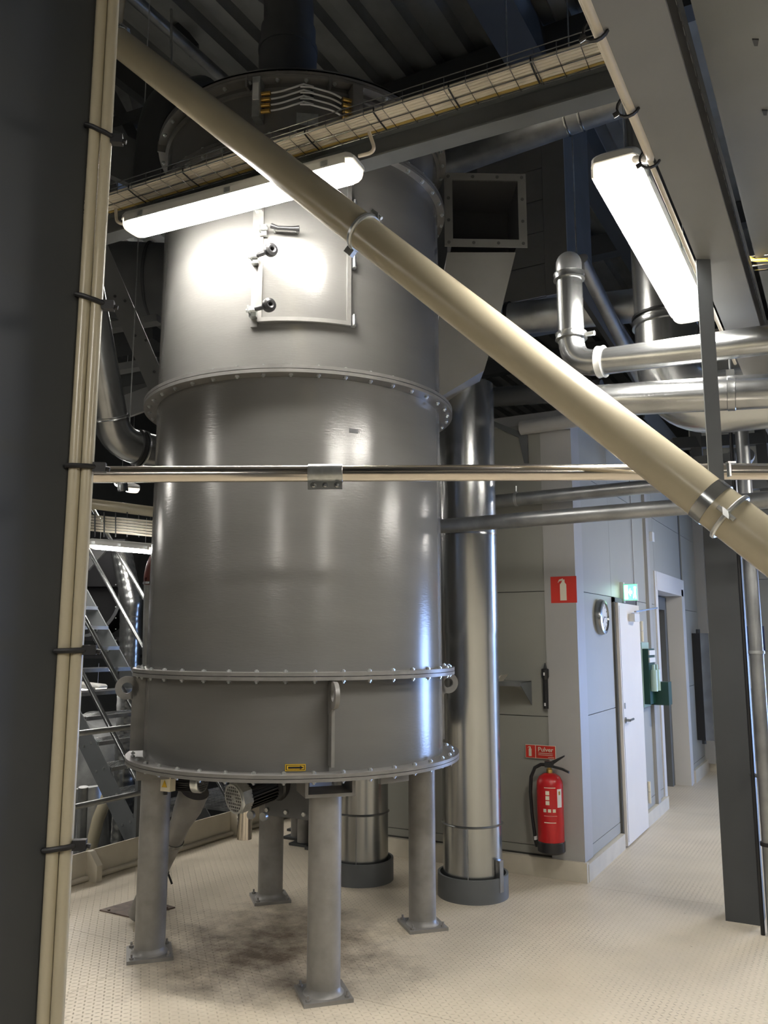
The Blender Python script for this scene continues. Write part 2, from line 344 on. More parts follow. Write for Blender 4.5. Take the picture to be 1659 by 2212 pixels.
# bottom plate, roof and stack
MB().lathe(T3, [(0.001,1.018),(0.94,1.018),(0.94,1.026),(0.001,1.026)], 96).build('bottom_plate', 'tanktrim', tank)
MB().lathe(T3, [(0.93,4.80),(0.90,4.83),(0.30,5.02),(0.24,5.02)], 96).build('roof_cone', 'tank', tank)
SO = Vector((-0.125,-0.036,0))
st = MB().lathe(T3 + SO, [(0.42,4.86),(0.33,5.10),(0.21,5.28),(0.195,5.30),(0.195,5.62),(0.20,5.62),(0.20,5.66),(0.185,5.66),(0.185,5.80)], 48).build('exhaust_stack', 'box', tank)
e0 = T3 + SO + Vector((0,0,5.78))
MB().tube([e0] + bend(e0, e0+Vector((0,0,0.34)), e0+Vector((-0.35,0.25,0.75)), 0.2) + [e0+Vector((-0.35,0.25,0.75)), e0+Vector((-0.55,0.4,1.2))], 0.17, 24).build('exhaust_elbow', 'box', st)
for i in range(6):
    a = math.pi*(1.1 + 0.16*i); d = Vector((math.cos(a), math.sin(a), 0)); c = T3 + d*(TR+0.03)
    MB().obox(c + Vector((0,0,4.745)), d*0.035, Vector((-d.y,d.x,0))*0.006, (0,0,0.034)).build('rim_gusset', 'tanktrim', tank)
# legs, plates, lifting fins
for k in range(4):
    a = math.radians(-45 + 90*k) + math.radians(1); d = Vector((math.cos(a), math.sin(a), 0)); s = Vector((-d.y, d.x, 0))
    c = T3 + d*0.79
    lg = MB().cyl(c + Vector((0,0,0.018)), c + Vector((0,0,0.94)), 0.082, n=32).build('leg', 'leg', tank)
    MB().obox(c + Vector((0,0,0.009)), d*0.12, s*0.12, (0,0,0.009)).build('foot_plate', 'leg', lg)
    MB().lathe(c + Vector((0,0,0.018)), [(0.10,0),(0.086,0.012),(0.082,0.03)], 32).build('weld_seam', 'leg', lg)
    bb = MB()
    for q in (-1,1):
        for w in (-1,1):
            p = c + d*0.095*q + s*0.095*w; bb.cyl(p + Vector((0,0,0.018)), p + Vector((0,0,0.028)), 0.013, n=6).cyl(p + Vector((0,0,0.028)), p + Vector((0,0,0.045)), 0.006, n=6)
    bb.build('anchor_bolts', 'leg', lg, kind='stuff')
    # open bracket between leg and ring
    br = MB(); t = 0.008
    br.obox(c + Vector((0,0,0.948)), d*0.11, s*0.125, (0,0,t)).obox(c + s*0.118 + Vector((0,0,0.988)), d*0.11, s*t, (0,0,0.035)).obox(c - s*0.118 + Vector((0,0,0.988)), d*0.11, s*t, (0,0,0.035))
    bk = br.build('leg_bracket', 'tanktrim', lg)
    # fin and lug
    f0 = T3 + d*TR
    fn = MB().obox(f0 + d*0.035 + Vector((0,0,1.29)), d*0.037, s*0.008, (0,0,0.205)).build('fin', 'tanktrim', low if False else tank)
    lc = T3 + d*(TR+0.10) + Vector((0,0,1.43)); ax = s
    MB().ring(lc - s*0.011, 0.030, 0.065, 0.022, 32, s).prism([lc - s*0.011 + Vector((0,0,0.05)) - d*0.035, lc - s*0.011 - Vector((0,0,0.065)) - d*0.02, f0 - s*0.011 + Vector((0,0,1.33)), f0 - s*0.011 + Vector((0,0,1.48))], s*0.022).build('lifting_lug', 'tanktrim', fn)
# cleats under the ring
for (x0, x1) in ((0.30, 0.62), (1.95, 2.35), (3.30, 3.62), (5.80, 6.0)):
    MB().arc(TC, 0.90, 0.925, x0+math.pi*0, x1, 0.985, 1.022, 8).build('ring_cleat', 'tanktrim', tank)
# hatch door on the upper shell
aL, zB = atcyl(556, 682, TC, TR+0.03); aR, zB2 = atcyl(758, 694, TC, TR+0.03); zB = 3.36
zT = 4.22
hd = MB().arc(TC, TR, TR+0.020, aL, aR, zB, zT, 24).build('hatch_door', 'tank', tank, 'curved inspection hatch door')
w = 0.022/TR
fr = MB().arc(TC, TR+0.02, TR+0.034, aL, aR, zB, zB+0.022, 24).arc(TC, TR+0.02, TR+0.034, aL, aR, zT-0.022, zT, 24)
fr.arc(TC, TR+0.02, TR+0.034, aL, aL+w, zB+0.022, zT-0.022, 2).arc(TC, TR+0.02, TR+0.034, aR-w, aR, zB+0.022, zT-0.022, 2).build('hatch_rim', 'tanktrim', hd)
MB().arc(TC, TR, TR+0.012, aL-0.05, aL-0.008, zB-0.02, zT+0.02, 3).build('hatch_seal_strip', 'tanktrim', hd)
def radial(a): return Vector((math.cos(a), math.sin(a), 0)), Vector((-math.sin(a), math.cos(a), 0))
for (px, py) in ((548,675),(552,560),(570,500),(560,447)):
    a, z = atcyl(px, py, TC, TR+0.03); d, s = radial(a); c = T3 + d*(TR+0.03) + Vector((0,0,z))
    cl = MB().obox(c, d*0.022, s*0.02, (0,0,0.03)).cyl(c + d*0.03 - s*0.03, c + d*0.03 + s*0.03, 0.009, n=10).obox(c - s*0.012 + d*0.03, d*0.03, s*0.004, (0,0,0.018)).build('clamp', 'zinc', hd)
    if py != 500:
        e = c + d*0.045 + s*0.03
        MB().tube([e, e + d*0.075 + s*0.085 - Vector((0,0,0.022))], 0.013, 12).build('knob_stem', 'bplas', cl)
        q = e + d*0.082 + s*0.093 - Vector((0,0,0.024)); ax = (d + s*0.9).normalized()
        MB().lathe(q, [(0.008,0.02),(0.012,0.03),(0.02,0.032),(0.034,0.025),(0.037,0.012),(0.034,-0.005),(0.02,-0.012),(0.012,-0.02)], 16, ax).build('knob', 'bplas', cl)
a, z = atcyl(617, 495, TC, TR+0.06); d, s = radial(a); c = T3 + d*(TR+0.075) + Vector((0,0,z))
hh = MB().tube([c - s*0.075 + Vector((0,0,0.012)), c - s*0.04, c + s*0.04 - Vector((0,0,0.004)), c + s*0.075 + Vector((0,0,-0.004))], 0.013, 12, rads=[0.015,0.011,0.012,0.016]).build('handle', 'bplas', hd)
MB().cyl(c - s*0.06, c - s*0.06 - d*0.06, 0.006, n=8).cyl(c + s*0.06, c + s*0.06 - d*0.06, 0.006, n=8).build('handle_post', 'zinc', hh)
for zz in (3.39, 3.72, 4.05):
    d, s = radial(aR + 0.02); c = T3 + d*(TR+0.02) + Vector((0,0,zz))
    MB().obox(c, d*0.012, s*0.012, (0,0,0.03)).cyl(c + d*0.014 - Vector((0,0,0.025)), c + d*0.014 + Vector((0,0,0.035)), 0.008, n=10).build('hinge', 'zinc', hd)
# stickers
a, z = atcyl(638, 1658, TC, TR); w = 0.05/TR; hz = 0.016
sk = MB().arc(TC, TR, TR+0.002, a-w, a+w, z-hz, z+hz, 4).build('direction_sticker', 'yellow', tank, 'yellow sticker with black arrow to the right')
MB().arc(TC, TR+0.002, TR+0.003, a-w*0.92, a+w*0.92, z-hz*0.75, z+hz*0.75, 4).build('sticker_border', 'black', sk)
MB().arc(TC, TR+0.0028, TR+0.0038, a-w*0.84, a+w*0.84, z-hz*0.58, z+hz*0.58, 4).build('sticker_field', 'yellow', sk)
MB().arc(TC, TR+0.0038, TR+0.005, a-w*0.7, a+w*0.45, z-hz*0.30, z+hz*0.30, 3).build('arrow_shaft', 'black', sk)
d, s = radial(a+w*0.45); d2, s2 = radial(a+w*0.80)
MB().prism([T3 + d*(TR+0.0038) + Vector((0,0,z-hz*0.55)), T3 + d2*(TR+0.0038) + Vector((0,0,z)), T3 + d*(TR+0.0038) + Vector((0,0,z+hz*0.55))], d*0.0012).build('arrow_head', 'black', sk)
a, z = atcyl(764, 931, TC, TR); MB().arc(TC, TR, TR+0.002, a-0.03, a+0.03, z-0.012, z+0.012, 3).build('name_plate', 'box', tank, 'small dark name plate')
# valve boards and tubes near the rim
d, s = radial(atcyl(650, 215, TC, TR)[0])
def rimpt(px, py, off): 
    a, z = atcyl(px, py, TC, TR+off); dd, ss = radial(a); return T3 + dd*(TR+off) + Vector((0,0,z)), dd, ss
c, dd, ss = rimpt(558, 218, 0.04); vb = MB().obox(c, dd*0.04, ss*0.022, (0,0,0.12)).build('valve_block', 'zinc', tank, 'left grey valve block with brass fittings')
MB().obox(c + dd*0.042 + Vector((0,0,0.03)), dd*0.003, ss*0.017, (0,0,0.05)).build('valve_cover', 'white', vb)
c2, dd2, ss2 = rimpt(768, 235, 0.04); vb2 = MB().obox(c2, dd2*0.04, ss2*0.03, (0,0,0.12)).build('valve_block', 'tanktrim', tank, 'right grey valve block with brass fittings')
for i in range(4):
    zz = Vector((0,0,0.03 - 0.035*i))
    f1 = c + ss*0.022 + dd*0.01 + zz; MB().cyl(f1, f1 + ss*0.05, 0.012, n=10).build('brass_fitting', 'brass', vb)
    f2 = c2 - ss2*0.03 + dd2*0.01 + zz; MB().cyl(f2, f2 - ss2*0.05, 0.012, n=10).build('brass_fitting', 'brass', vb2)
    p = f1 + ss*0.05; q = p + ss*0.19 + Vector((0,0,0.03)); MB().tube(bend(p, p + ss*0.05 , q, 0.045) + [q, q + ss*0.05 + Vector((0,0,-0.01)) - dd*0.02], 0.005, 8).build('air_tube', 'white', vb)
    p = f2 - ss2*0.05; q = p - ss2*0.19 + Vector((0,0,0.02)); MB().tube(bend(p, p - ss2*0.05 + Vector((0,0,0.02)), q, 0.045) + [q, q - ss2*0.05 - dd2*0.02], 0.005, 8).build('air_tube', 'white', vb2)
for (px, py) in ((652,208),(673,208)):
    c, dd, ss = rimpt(px, py, 0.03); MB().cyl(c, c + Vector((0,0,0.035)), 0.008, n=8).cyl(c - Vector((0,0,0.02)), c, 0.014, n=10).build('push_valve', 'bplas', tank)
c, dd, ss = rimpt(664, 258, 0.012); MB().obox(c, dd*0.003, ss*0.06, (0,0,0.035)).build('data_plate', 'zinc', tank)

# ================================================================== MOTORS AND CHUTES UNDER THE VESSEL
def motor(name, p, axis, r, L, label, cowl):
    p = Vector(p); ax = Vector(axis).normalized(); side = ax.cross(Vector((0,0,1))).normalized(); up = side.cross(ax)
    root = thing(name, p - up*r, label, 'motor')
    MB().lathe(p, [(0.0,0),(r*0.85,0),(r*0.85,L)], 24, ax).build('motor_body', 'bplas', root)
    for i in range(26):
        t = 2*math.pi*i/26; n = side*math.cos(t) + up*math.sin(t)
        MB().obox(p + ax*(L*0.62) + n*r*0.92, ax*L*0.36, n*r*0.10, n.cross(ax)*r*0.025).build('cooling_fin', 'bplas', root)
    cw = MB().lathe(p, [(r*0.93,0.0),(r*1.06,L*0.05),(r*1.06,L*0.28),(r*1.0,L*0.28),(r*1.0,L*0.05),(r*0.88,0.004)], 8 if cowl == 8 else 24, ax, cowl != 8).build('fan_cowl', 'zinc', root)
    g = MB(); nb = 9
    for i in range(nb):
        o = (i/(nb-1)*2-1)*r*0.86; h = math.sqrt(max((r*0.92)**2 - o*o, 0))
        g.bar(p + up*o - side*h, p + up*o + side*h, r*0.06, r*0.06, ax).bar(p + side*o - up*h, p + side*o + up*h, r*0.06, r*0.06, ax)
    g.ring(p - ax*r*0.04, r*0.86, r*0.98, r*0.08, 24, ax).ring(p - ax*r*0.06, r*0.08, r*0.2, r*0.1, 16, ax)
    g.build('fan_grille', 'zinc' if cowl == 8 else 'galvd', cw)
    return root, p, ax, side, up
base = at(505, 1726, 4.5); ax = Vector((0.27, 0.94, 0.17))
mt, p, ax, side, up = motor('gear_motor', base, ax, 0.082, 0.25, 'large gear motor with octagonal fan cowl under the vessel', 8)
MB().lathe(p + ax*0.27, [(0.09,0),(0.10,0.01),(0.10,0.06),(0.08,0.07)], 24, ax).build('motor_flange', 'bplas', mt)
MB().obox(p + ax*0.18 + up*0.10, ax*0.06, side*0.05, up*0.03).build('terminal_box', 'bplas', mt)
g0 = p + ax*0.40
gb = MB().box((g0.x-0.10, g0.y-0.11, 0.72), (g0.x+0.20, g0.y+0.12, 1.015)).build('gearbox', 'box', mt)
bb = MB()
for dx in (-0.08, 0.05, 0.17):
    for zz in (0.75, 0.87, 0.99): bb.cyl((g0.x+dx, g0.y-0.125, zz), (g0.x+dx, g0.y-0.11, zz), 0.012, n=6)
bb.build('gearbox_bolts', 'zinc', gb, kind='stuff')
for q in (-0.02, 0.05): MB().cyl((p.x+0.12+q*1.2, p.y+0.04, 0.77), (p.x+0.12+q*1.2, p.y+0.02, 0.77), 0.022, n=16).build('cable_gland', 'galvd', mt)
p2 = at(438, 1690, 4.62)
m2, q2, ax2, sd2, up2 = motor('vibrator_motor', p2, (-0.97, -0.12, 0.0), 0.055, 0.17, 'small motor with perforated cowl beside the left leg', 24)
tb_ = MB().obox(q2 + ax2*0.17 - Vector((0,0.075,0)), (0.038,0,0), (0,0.022,0), (0,0,0.045)).build('terminal_box', 'cream', m2, 'cream terminal box with warning triangle')
tcx = q2 + ax2*0.17 - Vector((0,0.0985,0))
MB().prism([tcx + Vector((-0.018,0,-0.022)), tcx + Vector((0.018,0,-0.022)), tcx + Vector((0,0,0.016))], (0,-0.002,0)).build('warning_triangle', 'yellow', tb_)
MB().cyl(tcx + Vector((-0.01,0.02,-0.045)), tcx + Vector((-0.01,0.02,-0.065)), 0.012, n=10).build('cable_gland', 'black', tb_)
# inclined outlet chute through the floor
c0 = at(420, 1715, 4.85); c1 = at(390, 1790, 5.0); c2 = at(300, 1968, 5.08); c2 = atz(297, 1975, 0.03)
ch = thing('outlet_chute', (c2.x, c2.y, 0), 'grey inclined discharge pipe running through the floor', 'pipe')
cd = (c2 - c0); L = cd.length; u = cd.normalized()
MB().tube([c0 + Vector((0,0,0.02)), c0 + u*0.10, c0 + u*0.22, c2], 0.075, 28, rads=[0.088, 0.082, 0.062, 0.058]).build('chute_pipe', 'leg', ch)
for f in (0.36, 0.62):
    MB().ring(c0 + u*L*f, 0.060, 0.068, 0.018, 28, u).build('pipe_clamp', 'galv', ch)
MB().cyl(c0 + u*L*0.64 + Vector((0.09,0,0)), c0 + u*L*0.64 + Vector((0.12,0,-0.05)), 0.006, n=8).build('clamp_lever', 'black', ch)
pc = c2; ang = 0.12
mm = Matrix.Translation((pc.x+0.10, pc.y+0.02, 0)) @ Matrix.Rotation(0.2, 4, 'Z')
fp = MB().prism([atz(*q, 0.0) for q in ((215,1968),(305,1942),(378,1962),(290,1985))], (0,0,0.008)).build('floor_cover_plate', 'rust', ch)
bb = MB()
for q in ((235,1967),(305,1947),(360,1962),(290,1979)): bb.cyl(atz(*q, 0.008), atz(*q, 0.008) + Vector((0,0,0.008)), 0.009, n=6)
bb.build('plate_screws', 'rust', fp, kind='stuff')
# short outlet stub
o0 = at(528, 1812, 5.6); sb = thing('outlet_stub', (o0.x, o0.y, o0.z), 'short stainless outlet stub hanging below the vessel', 'pipe')
MB().lathe((o0.x, o0.y, 0), [(0.045,o0.z),(0.05,o0.z),(0.05,o0.z+0.28),(0.045,o0.z+0.28)], 24, closed=True).build('stub_pipe', 'stain', sb)
MB().lathe((o0.x, o0.y, 0), [(0.05,o0.z+0.28),(0.11,o0.z+0.36),(0.11,1.015)], 24).build('stub_cone', 'leg', sb)
# dark machine behind the legs
q = atz(652, 1823, 0); mc = thing('dosing_machine', (q.x, q.y, 0), 'dark grey dosing machine on short legs behind the vessel', 'machine')
MB().box((q.x-0.42, q.y-0.05, 0.52), (q.x+0.28, q.y+0.5, 1.25)).build('machine_body', 'box', mc)
MB().box((q.x-0.5, q.y-0.12, 0.49), (q.x+0.32, q.y+0.55, 0.52)).build('machine_frame', 'galvd', mc)
for dx, dy in ((-0.30,0.42),(-0.16,0.16),(0.02,0.0),(0.22,-0.06)):
    l = MB().cyl((q.x+dx, q.y+dy, 0.02), (q.x+dx, q.y+dy, 0.49), 0.055, n=20).build('leg', 'leg', mc)
    MB().box((q.x+dx-0.09, q.y+dy-0.09, 0), (q.x+dx+0.09, q.y+dy+0.09, 0.02)).build('foot_plate', 'dsteel', l)

# ================================================================== DUCTS BEHIND THE VESSEL
def floor_duct(x, y, top, label):
    r = thing('vertical_duct', (x, y, 0), label, 'duct'); c = Vector((x, y, 0))
    MB().lathe(c, [(0.196,0.05),(0.20,0.05),(0.20,1.74),(0.203,1.745),(0.203,top),(0.196,top)], 64).build('duct_pipe', 'duct', r)
    MB().ring(c, 0.222, 0.238, 0.15, 64).build('floor_collar', 'steel', r)
    MB().lathe(c + Vector((0,0,0.47)), [(0.20,-0.008),(0.211,0),(0.20,0.008)], 64).build('seam_ring', 'galv', r)
    a = math.atan2(-y, -x) - 0.16; d = Vector((math.cos(a), math.sin(a), 0)); MB().obox(c + d*0.201 + Vector((0,0,0.27)), d*0.002, Vector((-d.y,d.x,0))*0.003, (0,0,0.2)).build('lap_seam', 'galvd', r)
    return r
d1 = floor_duct(-2.355, 5.49, 3.55, 'zinc duct beside the vessel joining the open square hopper')
a = math.radians(-15); d = Vector((math.cos(a), math.sin(a), 0)); MB().obox(Vector((-2.355,5.49,0.16)) + d*0.222, d*0.018, Vector((-d.y,d.x,0))*0.02, (0,0,0.10)).build('collar_hook', 'galv', d1)
MB().ring(Vector((-2.355,5.49,2.43)), 0.203, 0.207, 0.012, 64).build('seam_ring', 'galv', d1)
floor_duct(-3.215, 5.45, 1.9, 'zinc duct in a grey floor collar behind the vessel')
# open square hopper inlet
hp = thing('hopper_inlet', at(1010, 830, 5.75), 'grey square hopper inlet with an open bolted flange', 'hopper')
t0 = 5.55
Pn = [at(960,364,t0), at(1136,375,t0), at(1139,543,t0-0.02), at(960,530,t0-0.02)]
cx = sum(Pn, Vector())/4; hx = (Pn[1]-Pn[0]+Pn[2]-Pn[3])/4; hz = (Pn[0]-Pn[3]+Pn[1]-Pn[2])/4; hx.z *= 0.2; hz = Vector((0,0,hz.length)); nrm = hx.cross(hz).normalized()
if nrm.dot(cx - EYEP) > 0: nrm = -nrm
k = 0.80; fl = MB(); fh = -nrm*0.012
def rectp(s): return [cx - hx*s + hz*s, cx + hx*s + hz*s, cx + hx*s - hz*s, cx - hx*s - hz*s]
o_, i_ = rectp(1), rectp(k)
for j in range(4): fl.prism([o_[j], o_[(j+1)%4], i_[(j+1)%4], i_[j]], fh)
fo = fl.build('square_flange', 'hopper', hp)
bb = MB()
for s_, t_ in [(q, e) for q in (-0.9, -0.3, 0.3, 0.9) for e in (-0.9, 0.9)] + [(e, q) for q in (-0.3, 0.3) for e in (-0.9, 0.9)]:
    c = cx + hx*s_ + hz*t_; bb.cyl(c, c + nrm*0.003, 0.011, n=10)
bb.build('flange_holes', 'joint', fo, kind='stuff')
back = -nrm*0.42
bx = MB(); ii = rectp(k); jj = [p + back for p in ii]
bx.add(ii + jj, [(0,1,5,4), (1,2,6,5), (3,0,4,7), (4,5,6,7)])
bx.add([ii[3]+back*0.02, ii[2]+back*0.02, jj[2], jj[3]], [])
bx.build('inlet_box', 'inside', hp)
lw = [at(966,545,t0), at(1114,545,t0)]
dc = Vector((-2.355,5.49,0))
b0, b1 = lw[0], lw[1]; b2, b3 = b1 + back, b0 + back
e0_, e1_ = at(950,858,5.72), at(1046,800,5.72); e2_, e3_ = e1_ + back*0.9, e0_ + back*0.9
MB().add([b0,b1,b2,b3, at(946,700,5.62), at(1078,690,5.62), at(1078,690,5.62)+back, at(946,700,5.62)+back, e0_, e1_, e2_, e3_],
         [(0,1,5,4),(1,2,6,5),(2,3,7,6),(3,0,4,7),(4,5,9,8),(5,6,10,9),(6,7,11,10),(7,4,8,11),(8,9,10,11)]).build('chute_body', 'hopper', hp)

# ================================================================== LAMPS
def lamp(p0, p1, label, w=0.14, h=0.062, group='fluorescent lamps', name='fluorescent_lamp', hang=None):
    p0, p1 = Vector(p0), Vector(p1); ax = (p1-p0).normalized(); L = (p1-p0).length
    sd = ax.cross(Vector((0,0,1))).normalized(); up = sd.cross(ax)
    r = thing(name, (p0+p1)/2 - up*h, label, 'lamp', group)
    def prof(s_, depth, top):
        n = 10; q = []
        for i in range(n+1):
            t = math.pi*i/n; ct_ = math.cos(t); q.append((-math.copysign(abs(ct_)**0.5, ct_)*w/2*s_, top*math.sin(t)**0.5*depth if i not in (0, n) else 0))
        return q
    def loft(secs):   # secs: (along, scale, depth, sign)
        b = MB(); vs = []
        for (al, s_, dp, sg) in secs:
            for (x, y) in prof(s_, dp, sg): vs.append(p0 + ax*al + sd*x + up*y)
        n = 11; k = len(secs)
        fs = [(i*n+j, i*n+j+1, (i+1)*n+j+1, (i+1)*n+j) for i in range(k-1) for j in range(n-1)] + [((i+1)*n, i*n, i*n+n-1, (i+1)*n+n-1) for i in range(k-1)]
        fs += [tuple(range(n)), tuple(range((k-1)*n, k*n))[::-1]]
        return b.add(vs, fs, True)
    e = 0.05
    if hang:
        for f in (0.15, 0.85):
            p = p0 + (p1-p0)*f; MB().cyl(p + Vector((0,0,0.03)), (p.x, p.y, hang), 0.002, n=6).build('suspension_wire', 'zinc', r)
    loft([(e, 1, h, -1), (L-e, 1, h, -1)]).build('diffuser', 'lampface', r)
    for a, sg in ((0, 1), (L, -1)):
        loft([(a, 0.80, h*0.62, -1), (a+sg*0.008, 0.90, h*0.8, -1), (a+sg*0.025, 0.98, h*0.95, -1), (a+sg*e, 1, h, -1)]).build('end_cap', 'lampend', r)
    hs = loft([(-0.006, 0.85, 0.02, 1), (0.01, 1.02, 0.034, 1), (0.03, 1.10, 0.042, 1), (L-0.03, 1.10, 0.042, 1), (L-0.01, 1.02, 0.034, 1), (L+0.006, 0.85, 0.02, 1)]).build('housing', 'housing', r)
    for q in (-1, 1): MB().obox(p0 + ax*L*0.5 + sd*q*w*0.53 - up*0.008, ax*(L*0.5-0.03), sd*0.003, up*0.018).build('added_spill_lip', 'housing', hs)  # lips added along the diffuser to cut its upward spill
    for f in (0.1, 0.5, 0.9):
        for q in (-1, 1): MB().obox(p0 + ax*L*f + sd*q*w*0.545 - up*0.004, ax*0.018, sd*0.004, up*0.014).build('clip', 'zinc', hs)
    return r, ax, sd, up
ZL1 = 3.93
la0, la1 = atz(281, 485, ZL1), atz(773, 355, ZL1)
lamp(la0, la1, 'lit fluorescent lamp under the cable tray in front of the vessel', 0.145, 0.068)
lb0, lb1 = atz(1325, 343, 3.15), atz(1492, 674, 3.15)
l2, bx_, bs_, bu_ = lamp(lb0, lb1, 'lit fluorescent lamp hanging beside the beam at upper right')
for f in (0.12, 0.93):
    p = lb0 + (lb1-lb0)*f; MB().cyl(p + Vector((0,0,0.04)), (p.x, p.y, 6.99), 0.0018, n=6).build('suspension_wire', 'zinc', l2)
# lamps of the lower hall
for (a, b, t0, t1, lab, w_) in (((196,1172),(335,1184), 8.4, 8.3, 'lit lamp crossing behind the vessel at left', 0.14), ((150,1478),(222,1486), 9.5, 9.2, 'short lit lamp seen between the stair treads', 0.14)):
    lamp(at(*a, t0), at(*b, t1), lab, w_, hang=at(*a, t0).z + 0.24)
lamp(at(259,1040,10.6), at(288,1054,9.4), 'lit lamp end below the round duct in the lower hall', 0.14, hang=6.99)
# lamps out of the picture
for (x, y, z, dx, dy, hang, lab) in (
    (2.2, 0.2, 2.95, 0.64, 0.0, 3.05, 'lit lamp under the raised deck right of the viewer'), (-0.78, -1.5, 2.95, 0.2, 0.61, 6.7, 'lit lamp hanging just behind the viewer'),
    (-5.6, -0.4, 3.7, 0.2, 0.61, 6.99, 'lit lamp over the platform edge left of the viewer'), (-6.6, -3.4, 3.6, 0.2, 0.61, 6.99, 'lit lamp far behind on the left'),
    (1.2, 5.0, 2.95, 0.0, 0.64, 3.05, 'lit lamp under the raised deck right of the column'), (0.15, 8.4, 3.0, 0.0, 0.64, 6.99, 'lit lamp over the corridor beyond the column'), (-7.4, 3.0, 3.4, 0.64, 0.0, 6.99, 'lit lamp over the lower hall beside the stair'),
    (-10.0, 4.5, 3.2, 0.64, 0.0, 6.99, 'lit lamp over the far part of the lower hall'),
    (-6.8, 8.0, 6.4, 0.0, 0.64, 6.99, 'added lamp hidden behind the vessel, lighting the roof deck'), (-9.0, 6.99, -0.6, 0.64, 0.0, 6.99, 'added lamp low in the lower hall, bouncing light to the roof')):  # two unseen lamps added to brighten the roof deck ribs
    lamp((x-dx, y-dy, z), (x+dx, y+dy, z), lab, hang=hang)

# ================================================================== TRAY BEAM IN FRONT OF THE VESSEL
def beamH(p0, p1, w, h, t, name, m, label, cat='beam'):   # H section, p0-p1 along the middle of the underside
    p0, p1 = Vector(p0), Vector(p1); r = thing(name, p0, label, cat); z = Vector((0,0,1))
    MB().bar(p0 + z*t/2, p1 + z*t/2, w, t).build('lower_flange', m, r)
    MB().bar(p0 + z*(h-t/2), p1 + z*(h-t/2), w, t).build('upper_flange', m, r)
    MB().bar(p0 + z*h/2, p1 + z*h/2, t*0.8, h-2*t).build('web', m, r)
    return r
ZB = 3.98
q0, q1 = atz(240, 490, ZB), atz(1325, 172, ZB); dv = (q1-q0).normalized(); nv = Vector((-dv.y, dv.x, 0))   # nv points away from the viewer
if nv.y < 0: nv = -nv
q0 = q0 - dv*1.6 + nv*0.05; q1 = q1 + dv*0.25 + nv*0.05
beamH(q0 + nv*0.05, q1 + nv*0.05, 0.10, 0.13, 0.010, 'tray_beam', 'steel', 'blue grey steel beam carrying the cable tray')
tr = thing('cable_tray', q0 - nv*0.07 + Vector((0,0,0.10)), 'galvanised wire cable tray along the beam', 'cable tray')
zt = ZB + 0.105; LT = (q1-q0).length
for off, dz in ((-0.17,0.06),(-0.17,0.03),(-0.17,0.0),(-0.09,0.0),(-0.01,0.0),(-0.01,0.035)):
    MB().cyl(q0 + nv*off + Vector((0,0,zt-ZB+dz)), q1 + nv*off + Vector((0,0,zt-ZB+dz)), 0.0028, n=6).build('tray_wire', 'galv', tr)
k = int(LT/0.1)
for i in range(k):
    c = q0 + dv*(i+0.5)*LT/k + Vector((0,0,zt-ZB)); MB().tube([c - nv*0.17 + Vector((0,0,0.06)), c - nv*0.17 - Vector((0,0,0.004)), c - nv*0.01 - Vector((0,0,0.004)), c - nv*0.01 + Vector((0,0,0.035))], 0.0018, 6).build('cross_wire', 'galv', tr)
for i in range(7):
    off = -0.155 + i*0.0195; r_ = 0.0096
    pts = [q0 + dv*LT*j/24 + nv*(off + random.uniform(-0.0006,0.0006)) + Vector((0,0,zt-ZB+0.0135 + random.uniform(0,0.002))) for j in range(25)]
    MB().tube(pts, r_, 8).build('cable', 'cable', label='cream cable %s in the tray beside the vessel, counted from the viewer' % ('first second third fourth fifth sixth seventh'.split()[i]), cat='cable', group='cream cables in the wire tray')
MB().tube([q0 - nv*0.02 + Vector((0,0,zt-ZB+0.012)), q1 - nv*0.02 + Vector((0,0,zt-ZB+0.012))], 0.009, 8).build('cable', 'earth', label='yellow green earth cable at the back of the tray', cat='cable')
for i in range(12):
    c = q0 + dv*(0.35+i*0.37) + Vector((0,0,zt-ZB)); MB().tube([c - nv*0.165 + Vector((0,0,0.024)), c - nv*0.165 + Vector((0,0,0.0)), c - nv*0.10 - Vector((0,0,0.007)), c - nv*0.03 - Vector((0,0,0.007))], 0.004, 6).build('tray_cable_tie', 'black', tr)
# supply leads of the lamp under the tray
for (a, b, c, lab) in (((250,452),(252,484),(275,484),'cream lead running into the left end of the tray lamp'), ((797,285),(812,328),(775,337),'cream lead looping into the right end of the tray lamp')):
    p, q, s_ = atz(*a, ZB+0.09), atz(*b, ZB-0.03), atz(*c, ZL1+0.03)
    MB().tube([p] + bend(p, q, s_, 0.05) + [s_], 0.009, 8).build('lamp_lead', 'cable', label=lab, cat='cable')

# ================================================================== BEAM UNDER THE RAISED DECK, RIGHT
beamH((-0.282, -3, 2.90), (-0.282, 6.6, 2.90), 0.124, 0.13, 0.011, 'deck_beam', 'beam', 'grey steel beam running along the edge of the raised deck')
cdt = [Vector((-0.352 - 0.012*i, 0, 2.905 + 0.016*i)) for i in range(2)]
ends = [2.05, 3.9]
for i in range(2):
    c = cdt[i]; pts = [(c.x, 0.2, c.z), (c.x, ends[i], c.z)]
    if i == 0: e = Vector(pts[-1]); pts = [Vector(pts[0])] + bend(pts[0], e, lb0 + (lb1-lb0)*0.08 + Vector((0.03,0,0.06)), 0.10) + [lb0 + (lb1-lb0)*0.08 + Vector((0.03,0,0.05))]
    MB().tube(pts, 0.0105 if i == 0 else 0.007, 10).build('beam_cable', 'cable', label=('cream cable along the deck beam looping to the hanging lamp','thinner cream cable along the deck beam edge')[i], cat='cable')
